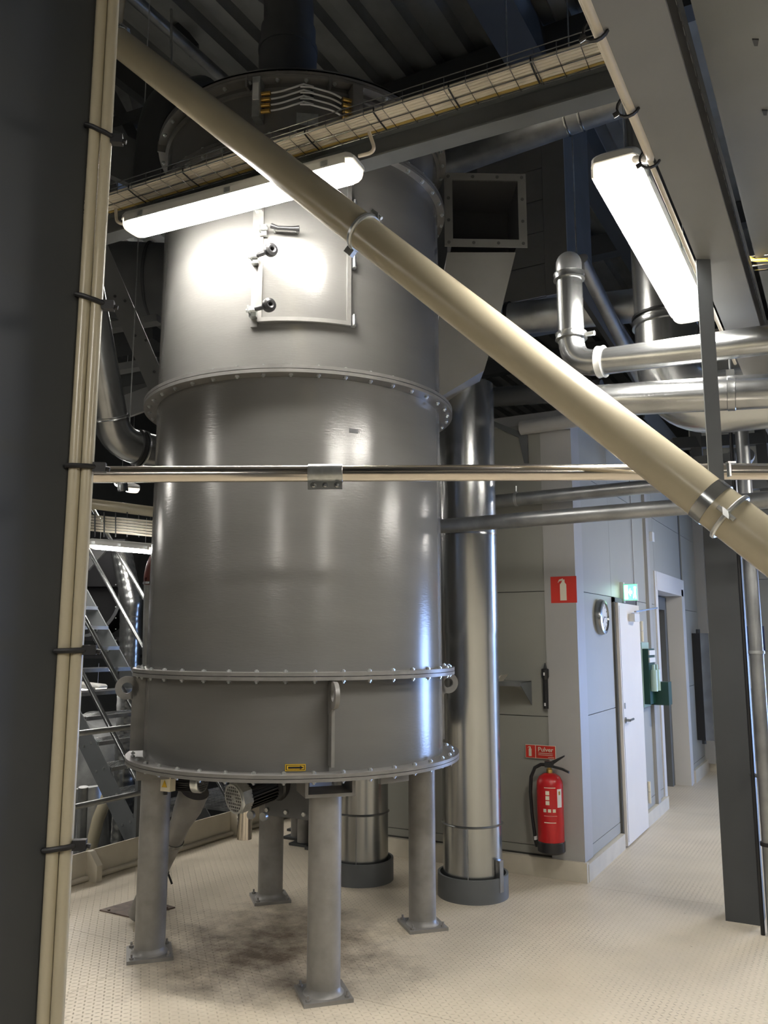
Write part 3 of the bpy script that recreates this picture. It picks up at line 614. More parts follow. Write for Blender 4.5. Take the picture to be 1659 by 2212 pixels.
for i, y in enumerate((0.55, 0.95, 1.26, 1.52, 1.80, 2.04)):
    MB().ring((-0.358, y, 2.912), 0.024, 0.028, 0.008, 16, (0,1,0)).cyl((-0.378, y, 2.90), (-0.392, y, 2.895), 0.006, n=8).build('cable_tie', 'black', label='black cable tie on the deck beam cables, %s along the beam' % 'first second third fourth fifth sixth'.split()[i], cat='cable tie', group='cable ties on the deck beam')
# perforated strip in the gap and stains on the underside
ps = MB()
for i in range(60):
    y = 1.0 + i*0.05; ps.box((-0.218, y, 2.985), (-0.214, y+0.03, 2.992)).box((-0.218, y+0.012, 3.006), (-0.214, y+0.042, 3.013))
pst = thing('perforated_rail', (-0.22, 1.0, 2.97), 'perforated metal rail between the deck beam and the raised deck', 'rail')
MB().bar((-0.2135, 0.9, 3.0), (-0.2135, 4.2, 3.0), 0.003, 0.05).build('rail_strip', 'dsteel', pst); ps.build('rail_slots', 'zinc', pst, kind='stuff')
for (px, py) in ((1632,88),(1652,240)):
    c = atz(px, py, 3.05); MB().prism([c + Vector((-0.006,-0.012,0)), c + Vector((0.007,-0.004,0)), c + Vector((0.003,0.016,0)), c + Vector((-0.004,0.012,0))], (0,0,-0.004)).build('ceiling_anchor', 'dsteel', label=('dark anchor stub in the deck underside near the corner','dark anchor stub in the deck underside lower down')[py > 100], cat='anchor', group='anchors in the deck underside')
wt = thing('wire_basket', at(1640, 565, 3.3), 'short wire basket tray under the raised deck', 'cable tray')
for i, (y0) in enumerate((552, 562, 573, 584)):
    MB().cyl(at(1592, y0+4, 3.1), at(1680, y0-4, 2.9)*2 - at(1592, y0+4, 3.1), 0.0028, n=6).build('tray_wire', 'galv', wt)
MB().tube([at(1594,550,3.1), at(1594,586,3.1)], 0.0028, 6).build('cross_wire', 'galv', wt)
MB().tube([at(1590,524,3.1), at(1600,548,3.05), at(1630,562,3.0), at(1690,560,2.9)], 0.006, 8).build('basket_cable', 'yellow', wt)

# ================================================================== LEFT FOREGROUND COLUMN
cl = thing('steel_column', (-1.09, 0.80, 0), 'dark steel column filling the left edge of the picture', 'column')
MB().box((-1.101, 0.66, 0), (-1.087, 0.909, 5.2)).build('flange_plate', 'dsteel', cl); MB().box((-1.35, 0.66, 0), (-1.336, 0.905, 5.2)).build('flange_plate', 'dsteel', cl)
MB().box((-1.336, 0.775, 0), (-1.101, 0.787, 5.2)).build('web_plate', 'dsteel', cl)
MB().box((-1.42, 0.60, 0), (-1.06, 0.90, 0.02)).build('foot_plate', 'dsteel', cl)
ct = [wd(-0.5000, 1.322), wd(-0.4805, 1.325)]
for i in range(2):
    c = ct[i]; MB().tube([(c.x + 0.0012*math.sin(z*3), c.y, z) for z in [0.0 + 0.25*j for j in range(21)]], 0.0098, 14).build('cable_conduit', 'pvc', label=('cream conduit next to the dark column edge','cream conduit on the outer side of the column pair')[i], cat='conduit', group='cream conduits on the dark column')
for (py, tl) in ((283, 1.4), (643, 1.0), (1010, 0.05), (1405, -0.1), (1825, -0.4)):
    z = atcyl(180, py, (ct[0].x, ct[0].y), 0.012)[1]; dx = (ct[1]-ct[0]); u = dx.normalized(); n = Vector((u.y, -u.x, 0)); m_ = (ct[0]+ct[1])/2
    tie = thing('cable_tie', (m_.x, m_.y, z-0.004), 'black cable tie round the column conduits, %s from the top' % {283:'first',643:'second',1010:'third',1405:'fourth',1825:'fifth'}[py], 'cable tie', 'cable ties round the column conduits')
    loop = [m_ - u*0.0235 + n*0.0, m_ - u*0.021 + n*0.0095, m_ - u*0.011 + n*0.0128, m_ + n*0.0125, m_ + u*0.011 + n*0.0128, m_ + u*0.021 + n*0.0095, m_ + u*0.0235, m_ + u*0.021 - n*0.0095, m_ - n*0.0128, m_ - u*0.021 - n*0.0095, m_ - u*0.0235]
    MB().tube([q + Vector((0,0,z - 0.006*tl*((q-m_).dot(u)/0.02))) for q in loop], 0.0042, 8, False).build('tie_strap', 'black', tie)
    h = m_ + u*0.029 + n*0.004 + Vector((0,0,z - 0.008*tl))
    MB().obox(h, u*0.010, n*0.007, (0,0,0.0075)).cyl(h, h + u*0.016 - Vector((0,0,0.003)), 0.004, n=8).build('tie_head', 'black', tie)

# ================================================================== CREAM DIAGONAL PIPE
YP = 2.66
a0, a1 = aty(262, 96, YP), aty(1720, 1228, YP); du = (a1-a0).normalized()
dp = thing('conveying_pipe', a1, 'large cream pipe running diagonally across the picture', 'pipe')
RP = 0.07
MB().cyl(a0 - du*0.05, a1 + du*2.4, RP, n=40).build('pipe_run', 'pvc', dp)
MB().tube([a0 - du*0.05] + bend(a0 - du*0.05, a0 - du*0.16, a0 - du*0.16 + Vector((-0.02,0.1,0.5)), 0.1) + [a0 - du*0.16 + Vector((-0.03,0.1,0.9))], RP*0.96, 32).build('pipe_elbow', 'pvc', dp)
for i in range(3): MB().ring(a0 - du*(0.03 + 0.022*i), RP*0.99, RP+0.007, 0.012, 40, du).build('coupling_band', 'galv', dp)
MB().obox(a0 - du*0.03 + Vector((0.045,0,0.062)), du*0.03, (0,0.01,0), (0,0,0.012)).build('coupling_bolt', 'zinc', dp)
def clamp_at(px, py, w, bolt_dir):
    p = aty(px, py, YP); s = (p-a0).dot(du); c = a0 + du*s
    r = MB().ring(c - du*w/2, RP*0.995, RP+0.006, w, 48, du).lathe(c, [(RP+0.006,-w/2),(RP+0.011,-w/4),(RP+0.011,w/4),(RP+0.006,w/2)], 48, du).build('pipe_clamp', 'zinc', dp)
    b = c + Vector(bolt_dir).normalized()*(RP+0.014)
    MB().obox(b, du*w*0.8, (0,0.012,0), (0,0,0.012)).cyl(b - du*0.03, b + du*0.03, 0.007, n=8).build('clamp_bolt', 'zinc', r)
    return r
side_ = du.cross(Vector((0,1,0)))
if side_.z < 0: side_ = -side_
c1_ = clamp_at(783, 507, 0.022, side_); clamp_at(1563, 1131, 0.014, Vector((0,-1,0)))
p = aty(783, 507, YP); c = a0 + du*((p-a0).dot(du)); MB().obox(c - side_*(RP+0.02), du*0.02, (0,0.012,0), side_*0.014).build('clamp_bolt', 'zinc', c1_)
p = aty(1522, 1098, YP); s = (p-a0).dot(du); MB().ring(a0 + du*(s-0.02), RP*0.995, RP+0.003, 0.04, 48, du).build('pipe_band', 'galv', dp)
# hanger angle
hb = aty(1549, 1062, YP+0.03); ha = thing('hanger_angle', (hb.x, hb.y, hb.z-0.02), 'grey angle iron hanger holding the diagonal pipe', 'bracket')
MB().obox((hb.x, hb.y, (hb.z-0.05+2.9)/2), wd(1,0)*0.0225, wd(0,1)*0.003, (0,0,(2.9-hb.z+0.05)/2)).build('hanger_flange', 'steel', ha)
MB().obox(Vector((hb.x, hb.y, (hb.z-0.05+2.9)/2)) + wd(0.0215, 0.02), wd(1,0)*0.003, wd(0,1)*0.02, (0,0,(2.9-hb.z+0.05)/2)).build('hanger_flange', 'steel', ha)
MB().lathe(Vector((hb.x, hb.y, hb.z+0.005)) - wd(0,0.018), [(0.001,0),(0.016,0),(0.016,0.016),(0.001,0.016)], 6, wd(0,1), False).build('hanger_bolt', 'zinc', ha)
g = aty(1578, 1000, YP+0.03); MB().obox(g, wd(1,0)*0.012, wd(0,1)*0.012, (0,0,0.003)).obox(g + Vector((0,0,-0.02)) - wd(0.006,0), wd(1,0)*0.003, wd(0,1)*0.01, (0,0,0.022)).build('hanger_clip', 'zinc', ha)

# ================================================================== STAINLESS CROSS PIPE
r0, r1 = at(120, 1025.5, 2.86), at(1720, 1018.5, 2.86)
rp = thing('cross_pipe', (r0+r1)/2 - Vector((0,0,0.03)), 'straight stainless pipe crossing in front of the vessel', 'pipe')
MB().cyl(r0 - (r1-r0).normalized()*1.5, r1 + (r1-r0).normalized()*2.2, 0.0285, n=36).build('pipe_run', 'stain', rp)
ru = (r1-r0).normalized(); c = r0 + ru*((at(703,1023,2.86)-r0).dot(ru)); fwd = wd(0,1)
slv = MB().lathe(c, [(0.0285,-0.06),(0.0325,-0.058),(0.0325,0.058),(0.0285,0.06)], 36, ru).build('coupling_sleeve', 'zinc', rp)
MB().obox(c - fwd*0.012 - Vector((0,0,0.043)), ru*0.059, fwd*0.003, (0,0,0.014)).build('sleeve_flange', 'zinc', slv)
for q in (-0.04, 0.0, 0.04):
    b = c + ru*q - fwd*0.016 - Vector((0,0,0.043)); MB().lathe(b, [(0.001,0.008),(0.006,0.007),(0.010,0.0),(0.010,-0.004)], 12, -fwd).build('sleeve_bolt', 'galv', slv)
# ================================================================== PIPES AT THE RIGHT
def run(name, pts, r, m, label, cat='pipe', n=28, parts=(), pn='pipe_run'):
    pts = [Vector(p) for p in pts]; o = thing(name, min(pts, key=lambda q: q.z) - Vector((0,0,r)), label, cat)
    MB().tube(pts, r, n).build(pn, m, o); return o
def collar(o, c, ax, r, w, m='galv', name='pipe_coupling', lip=0.012):
    MB().lathe(Vector(c), [(r,-w/2),(r+lip,-w/2+0.002),(r+lip*0.75,0),(r+lip,w/2-0.002),(r,w/2)], 32, ax).build(name, m, o)
def hang_rod(o, p, top=6.95): MB().cyl(p, (p.x, p.y, top), 0.006, n=6).build('hanger_rod', 'zinc', o)
# galvanised riser with elbow
e = at(1236, 790, 3.42); tp = at(1254, 585, 3.44); tp.x, tp.y = e.x, e.y; rr = at(1700, 728, 2.95); rr = rr + (rr-e).normalized()*2.6
o = run('galvanised_pipe', [tp, e + (tp-e).normalized()*0.12] + bend(tp, e, rr, 0.11) + [rr], 0.053, 'galv', 'galvanised pipe with elbow above the diagonal pipe')
up_ = (tp-e).normalized(); rt = (rr-e).normalized()
collar(o, e + up_*0.125, up_, 0.053, 0.03); collar(o, e + rt*0.125, rt, 0.053, 0.03, 'housing'); collar(o, tp + Vector((0,0,-0.01)), up_, 0.053, 0.03)
MB().tube([e + up_*0.125 + rt*q for q in (0.06, 0.10)], 0.01, 8).build('coupling_lever', 'zinc', o)
aw = ray(1254,585); aw.z = 0; aw.normalize()
MB().tube(bend(tp - Vector((0,0,0.02)), tp + Vector((0,0,0.07)), tp + Vector((0,0,0.07)) + aw*0.3, 0.07) + [tp + Vector((0,0,0.07)) + aw*0.33], 0.053, 24).build('top_elbow', 'galvd', o)
collar(o, tp + Vector((0,0,0.07)) + aw*0.10, aw, 0.053, 0.025)
# branch pipe below it
b0, b1 = at(1262, 868, 3.35), at(1700, 842, 3.05); b1 = b1 + (b1-b0).normalized()*2.6
o = run('galvanised_pipe', [b0, b1], 0.064, 'galv', 'thicker galvanised pipe just below the elbow pipe')
bu = (b1-b0).normalized(); c = b0 + bu*((at(1580, 845, 3.1)-b0).dot(bu)); collar(o, c, bu, 0.064, 0.03, 'galv', 'pipe_clip', 0.003)
MB().cyl(c + Vector((0,0,0.066)), c + Vector((0,0,0.22)), 0.004, n=8).obox(c + Vector((0,0,0.075)), bu*0.014, (0,0.012,0), (0,0,0.014)).build('hanger_rod', 'zinc', o)
# large duct with elbow
g0 = at(1438, 420, 4.3); g1 = at(1438, 700, 4.3); g0.x, g0.y = g1.x, g1.y; g2 = at(1500, 885, 4.35); g2.x, g2.y = g1.x + 0.0, g1.y; g2.z = at(1560, 888, 4.3).z; g3 = at(1720, 884, 3.9); g3 = g3 + (g3-Vector((g1.x,g1.y,g3.z))).normalized()*2.2
g0.z = 4.6
o = run('large_duct', [g0, g1] + bend(g1, Vector((g1.x, g1.y, g2.z)), g3, 0.26, 14) + [g3], 0.155, 'duct', 'large galvanised duct bending to the right', 'duct', 40, pn='duct_body')
collar(o, g1 + Vector((0,0,0.0)), (0,0,1), 0.155, 0.035, 'galv', 'duct_collar', 0.012); MB().ring(g1 + Vector((0,0,0.03)), 0.155, 0.168, 0.012, 40).build('seal_ring', 'black', o)
gd = (g3 - Vector((g1.x, g1.y, g2.z))).normalized(); c = Vector((g1.x,g1.y,g2.z)) + gd*0.50
for q in (-0.012, 0.022): MB().ring(c + gd*q, 0.155, 0.162, 0.011, 40, gd).build('seal_ring', 'black', o)
# blue lit slanting pipe and dark ducts behind
run('slanting_pipe', [at(1255, 560, 5.2), at(1400, 850, 6.2)], 0.045, 'galvd', 'thin slanting pipe catching blue daylight behind the riser')
run('slanting_channel', [at(1250, 600, 5.6), at(1410, 850, 6.4)], 0.09, 'dsteel', 'dark slanting channel behind the thin pipe', n=4)
o = run('round_duct', [at(1098, 690, 6.2), at(1420, 655, 5.9)], 0.12, 'galvd', 'dark horizontal duct behind the riser', 'duct'); hang_rod(o, at(1250, 673, 6.05)); collar(o, at(1102, 690, 6.2), (1,0,0), 0.12, 0.03, 'black', 'duct_collar')
o = run('round_duct', [at(960, 345, 6.4), at(1225, 248, 5.9), at(1420, 180, 5.6)], 0.14, 'galvd', 'dark round duct below the roof at upper right', 'duct'); hang_rod(o, at(1100, 290, 6.15))
cdx = (at(1420,180,5.6)-at(1225,248,5.9)).normalized()
for q in (0.0, 0.1): collar(o, at(1225, 248, 5.9) + cdx*q, cdx, 0.14, 0.02, 'galv', 'duct_collar', 0.008)
# insulated tower box above the control room
o = aty(1180, 640, 6.7)
bxx = thing('ventilation_tower', (o.x, o.y, o.z), 'dark panelled ventilation tower above the control room', 'cabinet')
MB().box((o.x-1.6, o.y+0.01, o.z), (o.x+0.18, o.y+0.9, ZC)).build('tower_body', 'box', bxx)
for i in range(6):
    MB().box((o.x-0.62, o.y-0.01, o.z+0.005+i*0.3), (o.x-0.003, o.y+0.01, o.z+0.297+i*0.3)).build('tower_panel', 'hopper', bxx)
MB().box((o.x+0.0, o.y-0.012, o.z), (o.x+0.2, o.y+0.012, ZC)).build('tower_corner', 'hopper', bxx)
# horizontal pipes along the panel wall
run('wall_pipe', [aty(940, 1138, 5.2), aty(1700, 1077, 5.2) + (aty(1700, 1077, 5.2)-aty(940, 1138, 5.2)).normalized()*3.2], 0.05, 'galvd', 'dark horizontal pipe in front of the zinc duct')
o = run('wall_pipe', [aty(1060, 1084, 5.98), aty(1460, 1046, 5.98)], 0.05, 'galvd', 'dark horizontal pipe close to the panel wall')
c = aty(1113, 1078, 5.98); MB().ring(c, 0.05, 0.056, 0.02, 24, (1,0,0)).cyl(c + Vector((0.01,0,0.05)), c + Vector((0.01,0,0.10)), 0.006, n=8).build('pipe_clip', 'zinc', o)
run('wall_pipe', [aty(1125, 925, 6.1), aty(1290, 902, 6.1)], 0.055, 'flash', 'pale pipe lying along the top of the panel wall')
run('wall_pipe', [aty(1062, 858, 5.9), aty(1300, 842, 5.9)], 0.075, 'dsteel', 'dark pipe above the top of the panel wall')
o = thing('gusset_bracket', aty(1130, 1000, 6.13), 'grey gusset bracket beside the zinc duct above the wall', 'bracket')
MB().prism([aty(1062,908,6.12), aty(1138,938,6.12), aty(1140,1000,6.12), aty(1132,1000,6.12), aty(1120,945,6.12), aty(1062,918,6.12)], (0,0.025,0)).build('gusset_plate', 'steel', o)
bp0, bp1 = atx(1390, 880, -1.9), atx(1500, 1010, -1.9); o = thing('sloping_brace', (bp1.x, bp1.y, ZR+0.12), 'dark sloping brace plate above the corridor wall', 'brace')
MB().bar(bp0, bp1, 0.25, 0.02, (1,0,0)).build('brace_plate', 'steel', o); MB().box((bp1.x-0.03, bp1.y-0.05, ZR+0.10), (bp1.x+0.03, bp1.y+0.05, bp1.z+0.1)).build('brace_post', 'steel', o)
# steel frames seen above the corridor
fr_ = thing('equipment_frame', at(1560, 1000, 7.5), 'dark steel equipment frame above the corridor', 'frame')
for a, b, w in (((1450,960),(1700,945),0.10), ((1440,1060),(1700,1040),0.10), ((1500,900),(1512,1060),0.09), ((1640,900),(1655,1060),0.09)):
    MB().bar(at(*a, 7.5), at(*b, 7.5), w, w).build('frame_bar', 'dsteel', fr_)
for x in (1590, 1612): MB().lathe(at(x, 985, 7.2), [(0.001,0.05),(0.06,0.05),(0.07,0.0),(0.07,-0.1)], 20, (0.2,-1,0)).build('round_fitting', 'steel', fr_)
# right column with vertical pipe
c0 = atz(1567, 1990, 0); xw = 0.205
rc = thing('steel_column', (c0.x+0.1, c0.y+0.1, 0), 'dark steel column standing in the corridor at right', 'column')
MB().box((c0.x, c0.y+0.01, 0), (c0.x+0.2, c0.y+0.022, 2.85)).build('flange_plate', 'dsteel', rc); MB().box((c0.x, c0.y+0.198, 0), (c0.x+0.2, c0.y+0.21, 2.85)).build('flange_plate', 'dsteel', rc)
MB().box((c0.x+0.095, c0.y+0.022, 0), (c0.x+0.105, c0.y+0.198, 2.85)).build('web_plate', 'dsteel', rc)
MB().box((c0.x-0.03, c0.y-0.01, 2.85), (c0.x+0.23, c0.y+0.23, 2.9)).build('head_plate', 'dsteel', rc)
MB().box((c0.x+0.2, c0.y+0.012, 0), (c0.x+0.208, c0.y+0.20, 2.85)).build('cover_plate', 'steel', rc)
v0 = aty(1634, 1410, c0.y - 0.15)
o = thing('vertical_pipe', (v0.x, v0.y, 0), 'galvanised vertical pipe beside the dark corridor column', 'pipe')
MB().cyl((v0.x, v0.y, 0.0), (v0.x, v0.y, 3.0), 0.04, n=24).build('pipe_run', 'galvd', o)
MB().ring((v0.x, v0.y, aty(1634,1412,v0.y).z), 0.04, 0.047, 0.018, 24).build('pipe_clip', 'zinc', o)
MB().cyl((v0.x-0.065, v0.y, 0), (v0.x-0.065, v0.y, 3.0), 0.012, n=12).build('black_hose', 'black', label='black hose along the vertical pipe beside the column', cat='hose')
z = aty(1630,1680,v0.y).z; MB().cyl((c0.x+0.2, c0.y+0.0, z), (v0.x, v0.y, z), 0.012, n=12).build('pipe_bracket', 'galvd', o)
z = aty(1650,1826,v0.y).z; MB().ring((v0.x, v0.y, z), 0.04, 0.05, 0.02, 20).build('pipe_clip', 'black', o)
# notices on the far wall
n1 = aty(1612, 1376, YF-0.012); MB().box((n1.x-0.02, YF-0.03, n1.z-0.18), (n1.x+0.22, YF, n1.z+0.14)).build('notice_board', 'blueprint', label='dark blue notice board on the far wall behind the vertical pipe', cat='notice')
n1 = aty(1616, 1450, YF-0.012); MB().box((n1.x-0.02, YF-0.02, n1.z-0.22), (n1.x+0.2, YF, n1.z+0.2)).build('paper_sheet', 'white', label='white paper sheet under the blue notice board', cat='paper')

# ================================================================== ON THE PANEL WALL
def wy(px, py): return aty(px, py, YB)
# fire extinguisher
c = aty(1187, 1742, 6.0); ex = thing('fire_extinguisher', (c.x, 6.02, 0.205), 'red powder fire extinguisher hanging on the panel wall', 'fire extinguisher')
C = Vector((c.x, 6.02, 0.205))
MB().lathe(C, [(0.075,0.02),(0.093,0.05),(0.094,0.46),(0.09,0.49),(0.075,0.52),(0.045,0.54),(0.022,0.545)], 40).build('cylinder', 'red', ex)
MB().lathe(C, [(0.001,0),(0.088,0),(0.098,0.012),(0.098,0.075),(0.094,0.08)], 40).build('base_ring', 'bplas', ex)
MB().lathe(C, [(0.02,0.54),(0.022,0.57),(0.014,0.575),(0.014,0.60)], 20).build('neck', 'brass', ex)
vv = MB().obox(C + Vector((0.0,0,0.605)), (0.03,0,0), (0,0.014,0), (0,0,0.022)).build('valve_head', 'bplas', ex)
MB().prism([C + Vector((0.0,-0.01,0.62)), C + Vector((0.115,-0.01,0.675)), C + Vector((0.113,-0.01,0.663)), C + Vector((0.03,-0.01,0.605))], (0,0.02,0)).build('squeeze_lever', 'bplas', vv)
MB().prism([C + Vector((0.0,-0.01,0.605)), C + Vector((0.10,-0.01,0.585)), C + Vector((0.145,-0.01,0.565)), C + Vector((0.145,-0.01,0.552)), C + Vector((0.095,-0.01,0.57)), C + Vector((0.0,-0.01,0.588))], (0,0.02,0)).build('carry_handle', 'bplas', vv)
hs = [C + Vector(q) for q in ((-0.02,0,0.60),(-0.06,-0.005,0.60),(-0.105,-0.01,0.575),(-0.135,-0.01,0.51),(-0.143,-0.01,0.40),(-0.135,-0.01,0.25),(-0.118,-0.01,0.10),(-0.112,-0.01,0.06))]
MB().tube(hs, 0.0125, 12).build('hose', 'black', ex); MB().cyl(C + Vector((-0.115,-0.01,0.10)), C + Vector((-0.112,-0.01,0.075)), 0.014, n=12).build('hose_ferrule', 'white', ex)
MB().tube([C + Vector((-0.112,-0.01,0.075)), C + Vector((-0.10,-0.01,0.03))], 0.016, 12).build('nozzle', 'bplas', ex)
def exlab(a0, a1, z0, z1, m, name, r=0.0945):
    return MB().arc((C.x, C.y), 0.0935, r, a0, a1, C.z+z0, C.z+z1, 6).build(name, m, ex)
af = math.atan2(-C.y, -C.x)
exlab(af+0.55, af+0.98, 0.32, 0.445, 'white', 'inspection_tag'); MB().arc((C.x,C.y), 0.0945, 0.0952, af+0.68, af+0.84, C.z+0.405, C.z+0.43, 4).build('tag_seal', 'brass', ex)
for i in range(3): exlab(af-0.35, af-0.06, 0.338+0.034*i, 0.365+0.034*i, 'cream', 'pictogram_label')
for i in range(3): exlab(af-0.55+0.36*i, af-0.32+0.36*i, 0.288, 0.31, 'cream', 'class_symbol')
exlab(af-0.45, af+0.42, 0.452, 0.457, 'cream', 'label_line'); exlab(af-0.5, af+0.5, 0.262, 0.2635, 'cream', 'label_line'); exlab(af-0.5, af+0.4, 0.215, 0.2205, 'cream', 'label_line')
MB().box((C.x-0.03, C.y+0.09, C.z+0.35), (C.x+0.03, YB, C.z+0.42)).build('wall_bracket', 'bplas', ex)
# Pulver sign
def extinguisher_sym(root, o, h, y):     # cream pictogram of an extinguisher, o = lower left corner
    w = h*0.30
    MB().box((o.x, y-0.0015, o.z), (o.x+w, y, o.z+h*0.72)).prism([(o.x, y-0.0015, o.z+h*0.72), (o.x+w, y-0.0015, o.z+h*0.72), (o.x+w*0.7, y-0.0015, o.z+h*0.84), (o.x+w*0.3, y-0.0015, o.z+h*0.84)], (0,0.0015,0)).box((o.x+w*0.3, y-0.0015, o.z+h*0.84), (o.x+w*0.75, y, o.z+h*0.95)).prism([(o.x+w*0.5,y-0.0015,o.z+h), (o.x+w*0.5,y-0.0015,o.z+h*0.92), (o.x-w*0.15,y-0.0015,o.z+h*0.86), (o.x-w*0.25,y-0.0015,o.z+h*0.80), (o.x-w*0.3,y-0.0015,o.z+h*0.83), (o.x-w*0.1,y-0.0015,o.z+h*0.95)], (0,0.0015,0)).build('extinguisher_symbol', 'cream', root)
s0, s1 = wy(1137, 1636), wy(1203, 1608)
W, Hh = 0.233, 0.098; yb = YB-0.014
sg = thing('powder_sign', (s0.x+W/2, yb, s0.z), 'red powder sign above the fire extinguisher', 'sign')
MB().box((s0.x, yb-0.003, s0.z), (s0.x+W, yb, s0.z+Hh)).build('sign_plate', 'cream', sg)
MB().box((s0.x+0.004, yb-0.0045, s0.z+0.004), (s0.x+W*0.33, yb-0.003, s0.z+Hh-0.004)).build('red_field', 'redsign', sg); MB().box((s0.x+W*0.355, yb-0.0045, s0.z+0.004), (s0.x+W-0.004, yb-0.003, s0.z+Hh-0.004)).build('red_field', 'redsign', sg)
extinguisher_sym(sg, Vector((s0.x+W*0.115, 0, s0.z+0.014)), 0.072, yb-0.0045)
text('Pulver', 'cream', sg, (s0.x+W*0.42, yb-0.0052, s0.z+0.052), (1,0,0), (0,0,1), 0.046, bold=True)
for i, z in enumerate((0.038, 0.026, 0.010)): MB().box((s0.x+W*(0.43 if i < 2 else 0.75), yb-0.0052, s0.z+z), (s0.x+W*(0.90 if i < 2 else 0.95), yb-0.0045, s0.z+z+0.004)).build('small_print', 'cream', sg)
# extinguisher pictogram sign on the corner
s0 = wy(1192, 1303); W = 0.198; yb = YB-0.012
sg = thing('extinguisher_sign', (s0.x+W/2, yb, s0.z), 'square red fire extinguisher pictogram sign on the corner flashing', 'sign')
MB().box((s0.x, yb-0.003, s0.z), (s0.x+W, yb, s0.z+W)).build('sign_plate', 'redsign', sg); extinguisher_sym(sg, Vector((s0.x+W*0.36, 0, s0.z+0.018)), 0.165, yb-0.003)
# wall shelf with sheet metal cheeks
s0 = wy(1148, 1468); s1 = wy(1075, 1470); sh = thing('wall_shelf', (s1.x, YB, wy(1148,1523).z), 'grey sheet metal wall shelf beside the zinc duct', 'shelf')
zt_, zb_ = s0.z-0.01, wy(1148,1523).z; xr_ = s0.x
MB().prism([(xr_, YB, zt_), (xr_, YB, zb_), (xr_, YB-0.24, zt_-0.02), (xr_, YB-0.24, zt_)], (-0.004,0,0)).build('shelf_cheek', 'steel', sh)
MB().box((xr_-0.42, YB-0.24, zt_-0.004), (xr_, YB, zt_)).box((xr_-0.42, YB-0.244, zt_-0.03), (xr_, YB-0.24, zt_)).build('shelf_board', 'galvd', sh)
MB().prism([(xr_-0.42, YB, zt_), (xr_-0.42, YB, zb_), (xr_-0.42, YB-0.24, zt_-0.02), (xr_-0.42, YB-0.24, zt_)], (0.004,0,0)).build('shelf_cheek', 'steel', sh)
MB().prism([(xr_-0.34, YB-0.2, zt_), (xr_-0.2, YB-0.2, zt_), (xr_-0.16, YB-0.2, zt_+0.05), (xr_-0.22, YB-0.2, zt_+0.02), (xr_-0.33, YB-0.2, zt_+0.03)], (0,0.14,0)).build('rag', 'cable', label='crumpled pale rag on the wall shelf', cat='rag')
# black torch on the wall
t0 = wy(1181, 1482); ck = thing('wall_torch', (t0.x, YB-0.02, wy(1184,1530).z), 'black torch in a wall holder left of the corner flashing', 'torch')
ztp, zbt = wy(1180,1444).z, wy(1184,1530).z
MB().cyl((t0.x, YB-0.03, zbt), (t0.x, YB-0.03, ztp-0.06), 0.02, n=16).build('torch_body', 'bplas', ck)
MB().lathe((t0.x, YB-0.03, 0), [(0.02,ztp-0.08),(0.028,ztp-0.06),(0.028,ztp-0.005),(0.022,ztp)], 16).build('torch_head', 'bplas', ck)
MB().prism([(t0.x-0.012, YB-0.035, ztp), (t0.x+0.012, YB-0.035, ztp), (t0.x, YB-0.035, ztp+0.04)], (0,0.02,0)).build('holder_tip', 'dsteel', ck)
for z in (ztp-0.04, zbt+0.03): MB().box((t0.x-0.004, YB-0.0605, z-0.01), (t0.x+0.006, YB-0.052, z+0.012)).build('reflective_mark', 'white', ck)
# ================================================================== DOOR, CLOCK, EXIT SIGN ON THE SIDE WALL
d1_ = MB().box((XW-0.05, 7.25, 0), (XW+0.02, 7.285, 2.06)).box((XW-0.05, 8.095, 0), (XW+0.02, 8.13, 2.06)).box((XW-0.05, 7.25, 2.02), (XW+0.02, 8.13, 2.06)).build('door_1', 'joint', kind='structure', label='warm white door in the side wall of the control room')
lf = MB().box((XW-0.03, 7.29, 0.012), (XW+0.045, 8.10, 2.015)).build('door_leaf', 'door', d1_)
MB().box((XW+0.045, 7.315, 0.04), (XW+0.047, 7.318, 1.99)).build('edge_groove', 'joint', lf)
MB().cyl((XW+0.045, 7.37, 1.02), (XW+0.09, 7.37, 1.02), 0.012, n=12).cyl((XW+0.085, 7.365, 1.02), (XW+0.085, 7.50, 1.022), 0.010, n=12).lathe((XW+0.045, 7.37, 1.02), [(0.026,0),(0.026,0.008),(0.001,0.008)], 20, (1,0,0)).build('door_handle', 'galv', lf, 'chrome lever handle')
MB().obox((XW+0.047, 7.37, 1.14), (0.003,0,0), (0,0.012,0), (0,0,0.024)).build('lock_plate', 'galv', lf)
MB().box((XW+0.045, 7.66, 1.86), (XW+0.10, 7.86, 1.93)).build('door_closer', 'white', lf)
MB().bar((XW+0.08, 7.78, 1.95), (XW+0.17, 8.30, 2.0), 0.022, 0.012).build('closer_arm', 'galv', d1_)
for z in (1.68, 0.22): MB().cyl((XW+0.06, 8.12, z), (XW+0.06, 8.12, z+0.10), 0.014, n=12).cyl((XW+0.06, 8.12, z+0.104), (XW+0.06, 8.12, z+0.19), 0.014, n=12).build('door_hinge', 'cream', d1_)
ckp = atx(1299, 1333, XW+0.02); ck = thing('wall_clock', (XW, ckp.y, ckp.z-0.14), 'round wall clock with a silver rim left of the door', 'clock')
cc = Vector((XW, ckp.y, ckp.z))
MB().lathe(cc, [(0.14,0),(0.145,0.02),(0.135,0.05),(0.112,0.055),(0.108,0.04)], 40, (1,0,0)).build('clock_rim', 'galv', ck)
MB().lathe(cc, [(0.001,0.042),(0.112,0.042)], 40, (1,0,0)).build('clock_dial', 'white', ck)
for i in range(12):
    t = 2*math.pi*i/12; d = Vector((0, math.sin(t), math.cos(t))); MB().obox(cc + Vector((0.043,0,0)) + d*0.09, (0.001,0,0), d*0.010, d.cross(Vector((1,0,0)))*0.0025).build('hour_mark', 'black', ck)
